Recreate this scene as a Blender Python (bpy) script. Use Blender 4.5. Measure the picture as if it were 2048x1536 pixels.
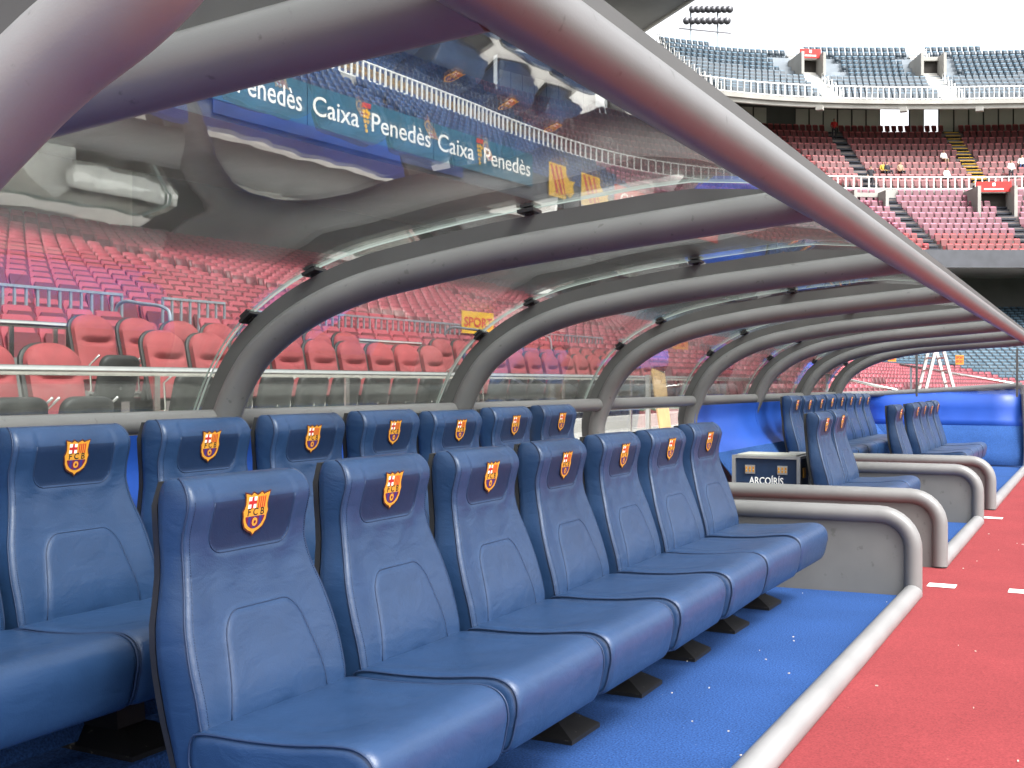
import bpy, bmesh, math, random
import numpy as np
from mathutils import Vector, Matrix
random.seed(7); rng = np.random.default_rng(7)
for o in list(bpy.data.objects): bpy.data.objects.remove(o)
scn = bpy.context.scene
COL = scn.collection

# ------------------------------------------------------------------ camera, sky, sun, exposure
FPX = 2300.0; TH = math.atan(1179/FPX); CT, ST = math.cos(TH), math.sin(TH); CH = 1.29
cam = bpy.data.cameras.new('camera'); cam.lens = 36*FPX/2048; cam.sensor_width = 36
cam.clip_start = 0.05; cam.clip_end = 1500
co = bpy.data.objects.new('camera', cam); COL.objects.link(co)
co.location = (0, 0, CH); co.rotation_euler = (math.radians(90), 0, TH); scn.camera = co
SUN_EL, SUN_AZ = math.radians(52), math.radians(115)     # azimuth clockwise from +Y
w = bpy.data.worlds.new('World'); scn.world = w; w.use_nodes = True
nt = w.node_tree; bg = nt.nodes['Background']
sky = nt.nodes.new('ShaderNodeTexSky'); sky.sky_type = 'NISHITA'; sky.sun_disc = False
sky.sun_elevation = SUN_EL; sky.sun_rotation = SUN_AZ; sky.air_density = 1.0; sky.dust_density = 6.0; sky.ozone_density = 1.0
hs = nt.nodes.new('ShaderNodeHueSaturation'); hs.inputs['Saturation'].default_value = 0.12; hs.inputs['Value'].default_value = 1.0
nt.links.new(sky.outputs[0], hs.inputs['Color']); nt.links.new(hs.outputs[0], bg.inputs[0]); bg.inputs[1].default_value = 0.15
sl = bpy.data.lights.new('sun', 'SUN'); sl.energy = 1.1; sl.angle = math.radians(14); sl.color = (1, .97, .92)
so = bpy.data.objects.new('sun', sl); COL.objects.link(so); so.location = (20, -10, 60)
sd = Vector((math.sin(SUN_AZ)*math.cos(SUN_EL), math.cos(SUN_AZ)*math.cos(SUN_EL), math.sin(SUN_EL)))
so.rotation_euler = sd.to_track_quat('Z', 'Y').to_euler()
scn.view_settings.view_transform = 'Standard'; scn.view_settings.look = 'None'
scn.view_settings.exposure = 1.85; scn.view_settings.gamma = 1.0; scn.view_settings.use_curve_mapping = False
scn.render.engine = 'CYCLES'
try:
    scn.cycles.max_bounces = 8; scn.cycles.transparent_max_bounces = 16
except Exception: pass

# ------------------------------------------------------------------ pixel helpers (photo 2048x1536)
def ray(x, y):
    l = (x-1024)/FPX; u = (768-y)/FPX
    return Vector((CT*l-ST, ST*l+CT, u))
def at_depth(x, y, d):
    r = ray(x, y); return Vector((r.x*d, r.y*d, CH+r.z*d))
def at_X(x, y, X):
    r = ray(x, y); return at_depth(x, y, X/r.x)
def at_z(x, y, z):
    r = ray(x, y); return at_depth(x, y, (z-CH)/r.z)
def depth_of(p): return -ST*p[0]+CT*p[1]
def px_of(p):
    d = depth_of(p); return 1024+FPX*(CT*p[0]+ST*p[1])/d, 768-FPX*(p[2]-CH)/d
def Y_on(x, a):                       # Y of a point at X=-a seen at column x
    return at_X(x, 700, -a).y

# ------------------------------------------------------------------ materials
MATS = {}; KA = .70                          # albedo level that suits the exposure
def mat(name, col, rough=.5, metal=0., var=.0, vscale=6., bump=0., bscale=200., spec=.5, coat=0., rnd=None, detail=3, speck=None, wrinkle=0., grain=None):
    if name in MATS: return MATS[name]
    m = bpy.data.materials.new(name); m.use_nodes = True; MATS[name] = m
    if metal < .5 and min(col) < .6:
        col = tuple(c*KA for c in col); spec *= .85
        if rnd is not None: rnd = tuple(c*KA for c in rnd)
        if speck is not None: speck = (tuple(c*KA for c in speck[0]),)+tuple(speck[1:])
    n = m.node_tree.nodes; L = m.node_tree.links; b = n['Principled BSDF']
    b.inputs['Base Color'].default_value = (*col, 1); b.inputs['Roughness'].default_value = rough
    b.inputs['Metallic'].default_value = metal; b.inputs['Specular IOR Level'].default_value = spec
    b.inputs['Coat Weight'].default_value = coat
    tc = n.new('ShaderNodeTexCoord'); last = None
    if var > 0:
        t = n.new('ShaderNodeTexNoise'); t.inputs['Scale'].default_value = vscale; t.inputs['Detail'].default_value = detail
        L.new(tc.outputs['Object'], t.inputs['Vector'])
        r = n.new('ShaderNodeMapRange'); r.inputs[1].default_value = .3; r.inputs[2].default_value = .7
        r.inputs[3].default_value = 1-var; r.inputs[4].default_value = 1+var; L.new(t.outputs[0], r.inputs[0])
        mx = n.new('ShaderNodeVectorMath'); mx.operation = 'SCALE'; mx.inputs[0].default_value = col
        L.new(r.outputs[0], mx.inputs['Scale']); last = mx.outputs[0]
        rr = n.new('ShaderNodeMapRange'); rr.inputs[3].default_value = max(.02, rough-.07); rr.inputs[4].default_value = min(1, rough+.07)
        L.new(t.outputs[0], rr.inputs[0]); L.new(rr.outputs[0], b.inputs['Roughness'])
    if rnd is not None:                # per-object / per-island tint
        g = n.new('ShaderNodeNewGeometry'); oi = n.new('ShaderNodeObjectInfo')
        ad = n.new('ShaderNodeMath'); ad.operation = 'ADD'; L.new(g.outputs['Random Per Island'], ad.inputs[0]); L.new(oi.outputs['Random'], ad.inputs[1])
        fr = n.new('ShaderNodeMath'); fr.operation = 'FRACT'; L.new(ad.outputs[0], fr.inputs[0])
        mi = n.new('ShaderNodeMix'); mi.data_type = 'RGBA'; L.new(fr.outputs[0], mi.inputs[0])
        if last: L.new(last, mi.inputs[6])
        else: mi.inputs[6].default_value = (*col, 1)
        mi.inputs[7].default_value = (*rnd, 1); last = mi.outputs[2]
    if speck is not None:              # small scattered flecks / worn marks
        v = n.new('ShaderNodeTexNoise'); v.inputs['Scale'].default_value = speck[1]; v.inputs['Detail'].default_value = 6
        L.new(tc.outputs['Object'], v.inputs['Vector'])
        r2 = n.new('ShaderNodeMapRange'); r2.inputs[1].default_value = speck[2]; r2.inputs[2].default_value = speck[2]+.06; L.new(v.outputs[0], r2.inputs[0])
        m2 = n.new('ShaderNodeMix'); m2.data_type = 'RGBA'; L.new(r2.outputs[0], m2.inputs[0])
        if last: L.new(last, m2.inputs[6])
        else: m2.inputs[6].default_value = (*col, 1)
        m2.inputs[7].default_value = (*speck[0], 1); last = m2.outputs[2]
    if grain is not None:              # fine pile: light and dark fibres
        tg = n.new('ShaderNodeTexNoise'); tg.inputs['Scale'].default_value = grain[0]; tg.inputs['Detail'].default_value = 2; L.new(tc.outputs['Object'], tg.inputs['Vector'])
        rg = n.new('ShaderNodeMapRange'); rg.inputs[1].default_value = .3; rg.inputs[2].default_value = .7; rg.inputs[3].default_value = 1-grain[1]; rg.inputs[4].default_value = 1+grain[1]; L.new(tg.outputs[0], rg.inputs[0])
        mg = n.new('ShaderNodeVectorMath'); mg.operation = 'SCALE'; L.new(rg.outputs[0], mg.inputs['Scale'])
        if last: L.new(last, mg.inputs[0])
        else: mg.inputs[0].default_value = col
        last = mg.outputs[0]
    if last: L.new(last, b.inputs['Base Color'])
    if bump > 0:
        t = n.new('ShaderNodeTexNoise'); t.inputs['Scale'].default_value = bscale; t.inputs['Detail'].default_value = 4
        L.new(tc.outputs['Object'], t.inputs['Vector'])
        bp = n.new('ShaderNodeBump'); bp.inputs['Strength'].default_value = bump; bp.inputs['Distance'].default_value = .01
        L.new(t.outputs[0], bp.inputs['Height']); L.new(bp.outputs[0], b.inputs['Normal'])
        if wrinkle > 0:                # broad soft creases, different on every object
            oi = n.new('ShaderNodeObjectInfo'); mu = n.new('ShaderNodeMath'); mu.operation = 'MULTIPLY'; mu.inputs[1].default_value = 40; L.new(oi.outputs['Random'], mu.inputs[0])
            mp = n.new('ShaderNodeMapping'); mp.inputs['Scale'].default_value = (1, 1, 1.8); L.new(tc.outputs['Object'], mp.inputs[0])
            t2 = n.new('ShaderNodeTexNoise'); t2.noise_dimensions = '4D'; t2.inputs['Scale'].default_value = 7; t2.inputs['Detail'].default_value = 3; t2.inputs['Distortion'].default_value = .9
            L.new(mp.outputs[0], t2.inputs['Vector']); L.new(mu.outputs[0], t2.inputs['W'])
            b2 = n.new('ShaderNodeBump'); b2.inputs['Strength'].default_value = wrinkle; b2.inputs['Distance'].default_value = .03
            L.new(t2.outputs[0], b2.inputs['Height']); L.new(b2.outputs[0], bp.inputs['Normal'])
    return m
leather = mat('blue_leather', (.017, .049, .128), .38, var=.12, vscale=5, bump=.10, bscale=260, spec=.5, wrinkle=.16)
leather_head = mat('shaded_leather', (.011, .029, .080), .44, var=.12, vscale=5, bump=.10, bscale=260, spec=.36, wrinkle=.08)  # same blue leather; shade of the down-facing head panel put into its colour
piping_m = mat('navy_piping', (.012, .032, .090), .55)
thread = mat('pale_thread', (.07, .14, .30), .7)
black_pl = mat('black_plastic', (.012, .012, .013), .5, var=.25, vscale=9)
dark_shell = mat('charcoal_shell', (.020, .021, .020), .55, var=.25, vscale=7)
black_st = mat('black_steel', (.008, .008, .009), .55, var=.2, vscale=12, speck=((.16, .15, .13), 30, .66))
grey_paint = mat('silver_grey_paint', (.155, .155, .156), .38, metal=.0, var=.10, vscale=3, bump=.04, bscale=240, spec=.55, speck=((.10, .10, .098), 26, .66))
silver = mat('bright_silver_paint', (.27, .27, .272), .36, var=.10, vscale=3, bump=.04, bscale=240, spec=.6, speck=((.20, .20, .195), 34, .70))
grey_web = mat('dull_grey_steel', (.088, .090, .088), .5, metal=.0, var=.12, vscale=4)
panel_grey = mat('grey_laminate', (.150, .150, .147), .5, var=.08, vscale=5, speck=((.11, .11, .105), 14, .64))
chrome = mat('brushed_steel', (.72, .71, .68), .24, metal=1.)
steel = mat('galvanised_steel', (.33, .38, .43), .42, metal=.45, var=.15, vscale=8)
blue_vinyl = mat('blue_vinyl', (.022, .095, .48), .38, var=.10, vscale=2.5, bump=.15, bscale=3, spec=.5)
blue_carpet = mat('blue_carpet', (.030, .084, .26), .95, var=.10, vscale=2.2, bump=.5, bscale=520, spec=.1, speck=((.20, .24, .38), 70, .70), grain=(130, .45))
red_carpet = mat('red_carpet', (.275, .050, .055), .95, var=.08, vscale=1.6, bump=.5, bscale=480, spec=.1, speck=((.45, .20, .17), 60, .72), detail=5, grain=(130, .22))
white_paint = mat('white_paint', (.78, .78, .76), .6, var=.06, vscale=10)
concrete = mat('pale_concrete', (.42, .41, .38), .85, var=.12, vscale=.6, bump=.2, bscale=20)
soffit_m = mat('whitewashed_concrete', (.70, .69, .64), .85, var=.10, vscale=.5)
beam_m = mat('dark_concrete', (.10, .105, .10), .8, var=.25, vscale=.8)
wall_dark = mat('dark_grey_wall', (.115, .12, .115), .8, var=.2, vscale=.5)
fascia_m = mat('charcoal_fascia', (.085, .09, .105), .6, var=.15, vscale=1.5)
step_m = mat('stair_concrete', (.62, .61, .58), .85, var=.12, vscale=2)
dark_step = mat('dark_stair', (.03, .035, .05), .8, var=.3, vscale=2)
terrace_m = mat('terrace_concrete', (.20, .17, .165), .9, var=.25, vscale=1)
terrace_blue = mat('terrace_upper', (.30, .34, .38), .9, var=.15, vscale=1)
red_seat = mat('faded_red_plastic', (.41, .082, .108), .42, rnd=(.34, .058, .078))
red_vip = mat('red_upholstery', (.28, .044, .050), .75, var=.10, vscale=9, bump=.25, bscale=500, rnd=(.31, .056, .060))
red_tier2 = mat('salmon_red_plastic', (.44, .095, .10), .5, rnd=(.50, .15, .15))
pink_seat = mat('faded_pink_plastic', (.46, .125, .20), .5, rnd=(.52, .19, .27))
deepred_seat = mat('bright_red_plastic', (.48, .045, .055), .5, rnd=(.42, .06, .06))
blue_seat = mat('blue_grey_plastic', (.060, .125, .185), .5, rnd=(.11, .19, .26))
royal_seat = mat('royal_blue_plastic', (.03, .07, .20), .5, rnd=(.05, .10, .25))
yellow_seat = mat('ochre_yellow_plastic', (.55, .33, .05), .55, rnd=(.45, .26, .05))
yellow_p = mat('yellow_cloth', (.80, .46, .03), .7, var=.06, vscale=8)
orange_p = mat('orange_cloth', (.80, .30, .03), .7)
red_p = mat('red_cloth', (.60, .035, .03), .7, var=.06, vscale=6)
teal = mat('teal_banner', (.022, .125, .20), .6, var=.15, vscale=2)
teal_green = mat('green_banner', (.05, .14, .11), .6, var=.15, vscale=2)
blue_board = mat('blue_board', (.02, .04, .15), .5, var=.2, vscale=1.5)
ply = mat('plywood', (.55, .36, .17), .7, var=.12, vscale=6)
alu = mat('aluminium', (.62, .62, .60), .35, metal=.9)
case_navy = mat('case_navy', (.014, .035, .085), .45, var=.15, vscale=10)
gold = mat('crest_gold', (.80, .36, .035), .55)
crest_edge = mat('crest_outline', (.10, .02, .01), .7)
crest_red = mat('crest_red', (.58, .02, .02), .6)
crest_white = mat('crest_white', (.80, .78, .74), .6)
crest_claret = mat('crest_claret', (.16, .008, .05), .6)
crest_blue = mat('crest_blue', (.035, .03, .19), .6)
ink = mat('ink_and_doorway_black', (.02, .015, .01), .7)
skin_m = mat('skin', (.50, .28, .19), .6); hair_m = mat('dark_hair', (.03, .02, .015), .7)
grass_m = mat('pitch_grass', (.035, .11, .022), .9, var=.2, vscale=3, bump=.5, bscale=60)
lamp_m = mat('lamp_housing', (.10, .10, .11), .4, metal=.5)
frost = mat('frosted_pane', (.62, .62, .56), .4, var=.08, vscale=1)
# clear roof sheet: transparent film with fresnel reflections and a little grime
def glass_mat(name, tint, grime, refl=.04):
    m = bpy.data.materials.new(name); m.use_nodes = True; n = m.node_tree.nodes; L = m.node_tree.links; n.clear()
    out = n.new('ShaderNodeOutputMaterial'); tr = n.new('ShaderNodeBsdfTransparent'); tr.inputs[0].default_value = (*tint, 1)
    gl = n.new('ShaderNodeBsdfGlossy'); gl.inputs['Roughness'].default_value = .015
    df = n.new('ShaderNodeBsdfDiffuse'); df.inputs[0].default_value = (.55, .55, .52, 1)
    tc = n.new('ShaderNodeTexCoord'); mp = n.new('ShaderNodeMapping'); mp.inputs['Scale'].default_value = (1.2, 5, 1.2); L.new(tc.outputs['Object'], mp.inputs[0])
    nz = n.new('ShaderNodeTexNoise'); nz.inputs['Scale'].default_value = 3; nz.inputs['Detail'].default_value = 8; nz.inputs['Roughness'].default_value = .65; L.new(mp.outputs[0], nz.inputs['Vector'])
    mr = n.new('ShaderNodeMapRange'); mr.inputs[1].default_value = .42; mr.inputs[2].default_value = .85; mr.inputs[3].default_value = grime*.35; mr.inputs[4].default_value = grime*2.2; L.new(nz.outputs[0], mr.inputs[0])
    m1 = n.new('ShaderNodeMixShader'); L.new(mr.outputs[0], m1.inputs[0]); L.new(tr.outputs[0], m1.inputs[1]); L.new(df.outputs[0], m1.inputs[2])
    lw = n.new('ShaderNodeLayerWeight'); lw.inputs[0].default_value = .5      # thin sheet: Schlick reflectance
    pw = n.new('ShaderNodeMath'); pw.operation = 'POWER'; pw.inputs[1].default_value = 3.6; L.new(lw.outputs['Facing'], pw.inputs[0])
    fr = n.new('ShaderNodeMath'); fr.operation = 'MULTIPLY_ADD'; fr.inputs[1].default_value = .92; fr.inputs[2].default_value = refl; L.new(pw.outputs[0], fr.inputs[0])
    nb = n.new('ShaderNodeTexNoise'); nb.inputs['Scale'].default_value = 2.2; L.new(tc.outputs['Object'], nb.inputs['Vector'])
    bp = n.new('ShaderNodeBump'); bp.inputs['Strength'].default_value = .06; bp.inputs['Distance'].default_value = .02; L.new(nb.outputs[0], bp.inputs['Height']); L.new(bp.outputs[0], gl.inputs['Normal'])
    m2 = n.new('ShaderNodeMixShader'); L.new(fr.outputs[0], m2.inputs[0]); L.new(m1.outputs[0], m2.inputs[1]); L.new(gl.outputs[0], m2.inputs[2])
    L.new(m2.outputs[0], out.inputs[0]); return m
roof_glass = glass_mat('clear_roof_sheet', (.93, .95, .93), .06, .10)
pane_glass = glass_mat('clear_pane', (.95, .96, .96), .012)
sheet_edge = mat('sheet_edge_green', (.36, .44, .40), .3, spec=.8)

# ------------------------------------------------------------------ mesh helpers
def mobj(name, V, Fc, m, parent=None, smooth=False, mi=None):
    me = bpy.data.meshes.new(name); me.from_pydata([tuple(v) for v in V], [], Fc); me.update()
    for x in (m if isinstance(m, (list, tuple)) else [m]): me.materials.append(x)
    if mi is not None: me.polygons.foreach_set('material_index', mi)
    if smooth: me.polygons.foreach_set('use_smooth', [True]*len(me.polygons))
    o = bpy.data.objects.new(name, me); COL.objects.link(o)
    if parent is not None: o.parent = parent
    return o
def link_copy(o, parent=None):
    c = o.copy(); COL.objects.link(c); c.parent = parent; return c
def copy_tree(o, parent=None):
    c = link_copy(o, parent)
    for ch in list(o.children): copy_tree(ch, c)
    return c
def tag(o, label=None, cat=None, group=None, kind=None):
    if label: o['label'] = label
    if cat: o['category'] = cat
    if group: o['group'] = group
    if kind: o['kind'] = kind
    return o
def empty(name, loc=(0, 0, 0), rz=0):
    o = bpy.data.objects.new(name, None); COL.objects.link(o); o.location = loc; o.rotation_euler = (0, 0, rz); o.empty_display_size = .1; return o
class MB:
    def __init__(s): s.V = []; s.F = []; s.M = []
    def add(s, V, Fc, mi=0):
        b = len(s.V); s.V += [tuple(v) for v in V]; s.F += [[i+b for i in f] for f in Fc]; s.M += [mi]*len(Fc); return s
    def box(s, c, d, rot=None, mi=0):
        hx, hy, hz = d[0]/2, d[1]/2, d[2]/2; P = []
        for x, y, z in [(-1,-1,-1),(1,-1,-1),(1,1,-1),(-1,1,-1),(-1,-1,1),(1,-1,1),(1,1,1),(-1,1,1)]:
            v = Vector((x*hx, y*hy, z*hz))
            if rot is not None: v = rot @ v
            P.append(v+Vector(c))
        return s.add(P, [[0,3,2,1],[4,5,6,7],[0,1,5,4],[1,2,6,5],[2,3,7,6],[3,0,4,7]], mi)
    def bar(s, a, b, w, h=None, mi=0):
        a = Vector(a); b = Vector(b); h = h or w; d = b-a; z = d.normalized()
        u = Vector((0, 0, 1)) if abs(z.z) < .95 else Vector((1, 0, 0))
        x = z.cross(u).normalized(); y = x.cross(z); R = Matrix((x, y, z)).transposed()
        return s.box((a+b)/2, (w, h, d.length), R, mi)
    def tube(s, pts, r, seg=12, mi=0, caps=True, closed=False):
        P = [Vector(p) for p in pts]; n = len(P); b = len(s.V); ref = None
        for i, p in enumerate(P):
            if closed: t = (P[(i+1) % n]-P[i-1]).normalized()
            else: t = (P[min(i+1, n-1)]-P[max(i-1, 0)]).normalized()
            if ref is None: ref = t.orthogonal().normalized()
            ref = (ref-t*ref.dot(t)).normalized(); q = t.cross(ref)
            rr = r[i] if isinstance(r, (list, tuple)) else r
            for k in range(seg):
                a = 2*math.pi*k/seg; s.V.append(tuple(p+ref*math.cos(a)*rr+q*math.sin(a)*rr))
        for i in range(n if closed else n-1):
            j = (i+1) % n
            for k in range(seg):
                k2 = (k+1) % seg; s.F.append([b+i*seg+k, b+i*seg+k2, b+j*seg+k2, b+j*seg+k]); s.M.append(mi)
        if caps and not closed:
            s.F.append([b+k for k in range(seg)][::-1]); s.F.append([b+(n-1)*seg+k for k in range(seg)]); s.M += [mi, mi]
        return s
    def prism(s, poly, d, mi=0):       # poly: 3D points (planar), d: extrusion vector
        n = len(poly); P = [Vector(p) for p in poly]; Q = [p+Vector(d) for p in P]
        return s.add(P+Q, [list(range(n))[::-1], list(range(n, 2*n))]+[[i, (i+1) % n, n+(i+1) % n, n+i] for i in range(n)], mi)
    def build(s, name, m, parent=None, smooth=False):
        o = mobj(name, s.V, s.F, m, parent, smooth, s.M)
        return o
def smooth_angle(o, ang=40):
    me = o.data; me.polygons.foreach_set('use_smooth', [True]*len(me.polygons))
    bm = bmesh.new(); bm.from_mesh(me); bmesh.ops.recalc_face_normals(bm, faces=bm.faces)
    for e in bm.edges:
        if len(e.link_faces) == 2 and e.calc_face_angle(0) > math.radians(ang): e.smooth = False
    bm.to_mesh(me); bm.free(); return o
def catmull(P, n=8):
    P = [Vector(p) for p in P]; out = []
    for i in range(len(P)-1):
        p0 = P[max(i-1, 0)]; p1 = P[i]; p2 = P[i+1]; p3 = P[min(i+2, len(P)-1)]
        for k in range(n):
            t = k/n; out.append(.5*((2*p1)+(p2-p0)*t+(2*p0-5*p1+4*p2-p3)*t*t+(3*p1-p0-3*p2+p3)*t*t*t))
    out.append(P[-1]); return out
def text_mesh(body, size, extrude=.0, xscale=1., bold=0., shear=0.):
    cu = bpy.data.curves.new('lettering', 'FONT'); cu.body = body; cu.size = size; cu.extrude = extrude; cu.align_x = 'CENTER'; cu.align_y = 'CENTER'
    cu.offset = bold; cu.resolution_u = 3; cu.shear = shear
    o = bpy.data.objects.new('lettering', cu); COL.objects.link(o)
    me = bpy.data.meshes.new_from_object(o.evaluated_get(bpy.context.evaluated_depsgraph_get()))
    bpy.data.objects.remove(o); V = [Vector((v.co.x*xscale, v.co.y, v.co.z)) for v in me.vertices]; Fc = [list(p.vertices) for p in me.polygons]
    bpy.data.meshes.remove(me); return V, Fc
sst = lambda a, b, x: (lambda t: t*t*(3-2*t))(min(1, max(0, (x-a)/(b-a))))

# ------------------------------------------------------------------ ground
def sheet(name, x0, x1, y0, y1, z, m, kind='structure'):
    o = mobj(name, [(x0, y0, z), (x1, y0, z), (x1, y1, z), (x0, y1, z)], [[0, 1, 2, 3]], m); o['kind'] = kind; return o
KX = -1.02                                   # kerb line
sheet('ground', -400, 500, -300, 600, -.08, concrete)
sheet('pitch', 9, 90, -60, 70, -.03, grass_m)
sheet('red_carpet', -3.75, 9, -12, 66, -.012, red_carpet)
for yy, xs in ((7.86, (-1.0, -.52, -.04, .44)), (12.06, (-1.02, -.54))):
    for x in xs:
        tag(mobj('line_marking', [(x, yy-.07, -.008), (x+.17, yy-.07, -.008), (x+.17, yy+.07, -.008), (x, yy+.07, -.008)], [[0, 1, 2, 3]], white_paint), kind='structure')

# ------------------------------------------------------------------ the dugout shelter
DIV = [7.34, 8.64, 11.45, 12.85]             # fronts of the low dividing walls
SK = .09                                     # frames run slightly askew
END = 19.9; NEAR = -1.5
shelter = tag(empty('dugout_shelter', (-2.2, 9, 0)), 'long grey tube-framed dugout shelter with a curved clear roof over the blue seats', 'dugout')
def sp(o): o.location = -Vector((-2.2, 9, 0)); return o     # parts are authored in world coordinates
FR = [1.74, 4.27, 6.42, 8.72, 11.08, 13.35, 15.65, 17.75]
PROF = [(.95, 1.925), (1.55, 1.875), (2.19, 1.815), (2.64, 1.742), (2.86, 1.69), (3.05, 1.62), (3.22, 1.525), (3.36, 1.41), (3.46, 1.27), (3.525, 1.13), (3.60, .95), (3.67, .72), (3.67, .48), (3.67, .27), (3.67, .1)]
prof = [(v.x, v.y) for v in catmull([Vector((a, z, 0)) for a, z in PROF], 4)]
nprof = []
for i in range(len(prof)):
    a0 = prof[max(i-1, 0)]; a1 = prof[min(i+1, len(prof)-1)]; t = Vector((a1[0]-a0[0], a1[1]-a0[1])).normalized(); nprof.append((-t.y, t.x) if (-t.y) > 0 or t.x > .3 else (-t.y, t.x))
def rib_pt(i, yf, off=0.):                   # off: outward (up / back)
    a, z = prof[i]; nx, nz = nprof[i]
    a += nx*off; z += nz*off
    z += (1.962-.004*(yf-2)-1.925)*sst(2.6, .95, a)
    return Vector((-a, yf-SK*(a-.92), z))
prof0 = prof
top_i = [i for i in range(len(prof)) if prof[i][1] > 1.12]
for k, yf in enumerate(FR):
    if k in (3, 4):                          # frames beside the open gangway lean forward below the rail
        prof = [(a-.46*sst(1.05, .1, z), z) for a, z in prof0]
    else: prof = prof0
    rib = sp(MB().tube([rib_pt(i, yf) for i in range(len(prof))], .066, 16).build('rib', grey_paint, shelter, True)); smooth_angle(rib)
    mb = MB(); ii = [i for i in range(len(prof))]
    for s in (-1, 1):
        V = []; Fc = []
        for i in ii:
            for off in (.05, .132-.07*sst(1.5, .95, prof[i][0])):
                p = rib_pt(i, yf, off); V.append(p+Vector((0, s*.007, 0)))
        for j in range(len(ii)-1):
            q = [2*j, 2*j+1, 2*j+3, 2*j+2]; Fc.append(q if s > 0 else q[::-1])
        mb.add(V, Fc)
    V = []; Fc = []
    for i in ii:
        for s in (-1, 1): V.append(rib_pt(i, yf, .132-.07*sst(1.5, .95, prof[i][0]))+Vector((0, s*.007, 0)))
    for j in range(len(ii)-1): Fc.append([2*j, 2*j+1, 2*j+3, 2*j+2])
    mb.add(V, Fc)
    wb = mb.build('web_plate', grey_web, rib)
    for i in (7, 19, 26):                    # clamps between web plate and roof sheet
        if k == 0 and i < 10: continue
        p = rib_pt(i, yf, .148); t = (rib_pt(i+1, yf, .148)-rib_pt(i-1, yf, .148)).normalized(); y = Vector((0, 1, 0)); y = (y-t*y.dot(t)).normalized(); nn = t.cross(y)
        R = Matrix((t, y, nn)).transposed()
        cb = MB().box(p-nn*.0, (.07, .10, .014), R).box(p+nn*.022*(1 if nn.z > 0 else -1), (.05, .075, .012), R).box(p-nn*.01, (.03, .03, .05), R)
        cb.build('clamp', black_pl, rib)
# front beam over the open side
sp(smooth_angle(MB().tube([(-.92, y, 1.965-.004*(y-2)) for y in np.linspace(.93, 18.05, 24)], .068, 20).build('front_beam', grey_paint, shelter)))
bt = MB()
for y0, y1 in zip(np.linspace(.95, 17, 9)[:-1], np.linspace(.95, 17, 9)[1:]):
    bt.bar((-.885, y0, 2.035-.004*(y0-2)), (-.885, y1, 2.035-.004*(y1-2)), .012, .035)
sp(bt.build('gutter_strip', grey_web, shelter))
# clear curved roof sheets, one per bay
edges = [1.02]+FR[1:]
bays = list(zip(FR[:-1], FR[1:]))+[(1.40, FR[0])]
for (ya, yb) in bays:
    g = .012; prof = prof0; ii = [i for i in range(0, len(prof)) if prof[i][1] > .98]
    V = []; Fc = []; M = []; ny = 5
    for off in (.160, .170):
        for i in ii:
            for q in range(ny): V.append(rib_pt(i, ya+g+(yb-ya-2*g)*q/(ny-1), off-.075*sst(1.5, .95, prof[i][0])))
    n = len(ii)*ny
    for lay in (0, 1):
        for j in range(len(ii)-1):
            for q in range(ny-1):
                f = [lay*n+j*ny+q, lay*n+j*ny+q+1, lay*n+(j+1)*ny+q+1, lay*n+(j+1)*ny+q]; Fc.append(f if lay else f[::-1]); M.append(0)
    def edge(a, b): Fc.append([a, b, b+n, a+n]); M.append(1)
    for j in range(len(ii)-1):
        edge(j*ny, (j+1)*ny); edge((j+1)*ny+ny-1, j*ny+ny-1)
    for q in range(ny-1): edge(q+1, q); edge((len(ii)-1)*ny+q, (len(ii)-1)*ny+q+1)
    smooth_angle(sp(mobj('roof_sheet', V, Fc, [roof_glass, sheet_edge], shelter, True, M)), 50)
# rear rail, blue rear lining, kerb pipes
RX = -3.56
sp(smooth_angle(MB().tube([(RX, y, 1.125) for y in np.linspace(NEAR, END-.3, 12)]+[(RX+.08, END-.08, 1.125), (RX+.35, END, 1.13), (-2.2, END, 1.19), (KX-.1, END-.05, 1.27)], .05, 14).build('rear_rail', grey_paint, shelter)))
def lining(y0, y1, name, m, z0, z1, parent, yend=None):
    pr = [(3.50, 1.08), (3.53, .95), (3.50, .82), (3.43, .70), (3.33, .62)] if z1 > 1 else [(3.33, .62), (3.18, .44), (3.05, .27), (2.96, .13)]
    pts = [(v.x, v.y) for v in catmull([Vector((a, z, 0)) for a, z in pr], 4)]
    V = []; Fc = []; n = len(pts)
    for y in (y0, y1):
        for a, z in pts: V.append((-a, y, z))
    for y in (y0, y1):
        for a, z in pts: V.append((-a-.012, y, z))
    for j in range(n-1):
        Fc.append([j, j+1, n+j+1, n+j]); Fc.append([2*n+j, 3*n+j, 3*n+j+1, 2*n+j+1])
        Fc.append([j, 2*n+j, 2*n+j+1, j+1]); Fc.append([n+j+1, 3*n+j+1, 3*n+j, n+j])
    o = mobj(name, V, Fc, m, parent); return smooth_angle(o, 50)
segs = [(-1.4, .95), (.955, 3.4), (3.405, 5.82), (10.80, 13.0), (13.005, 15.3), (15.305, 17.5), (17.505, END-.12)]
for y0, y1 in segs:
    sp(lining(y0, y1, 'lining_panel', blue_vinyl, .6, 1.1, shelter))
    sp(lining(y0, y1, 'carpet_skirt', blue_carpet, .1, .6, shelter))
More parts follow.
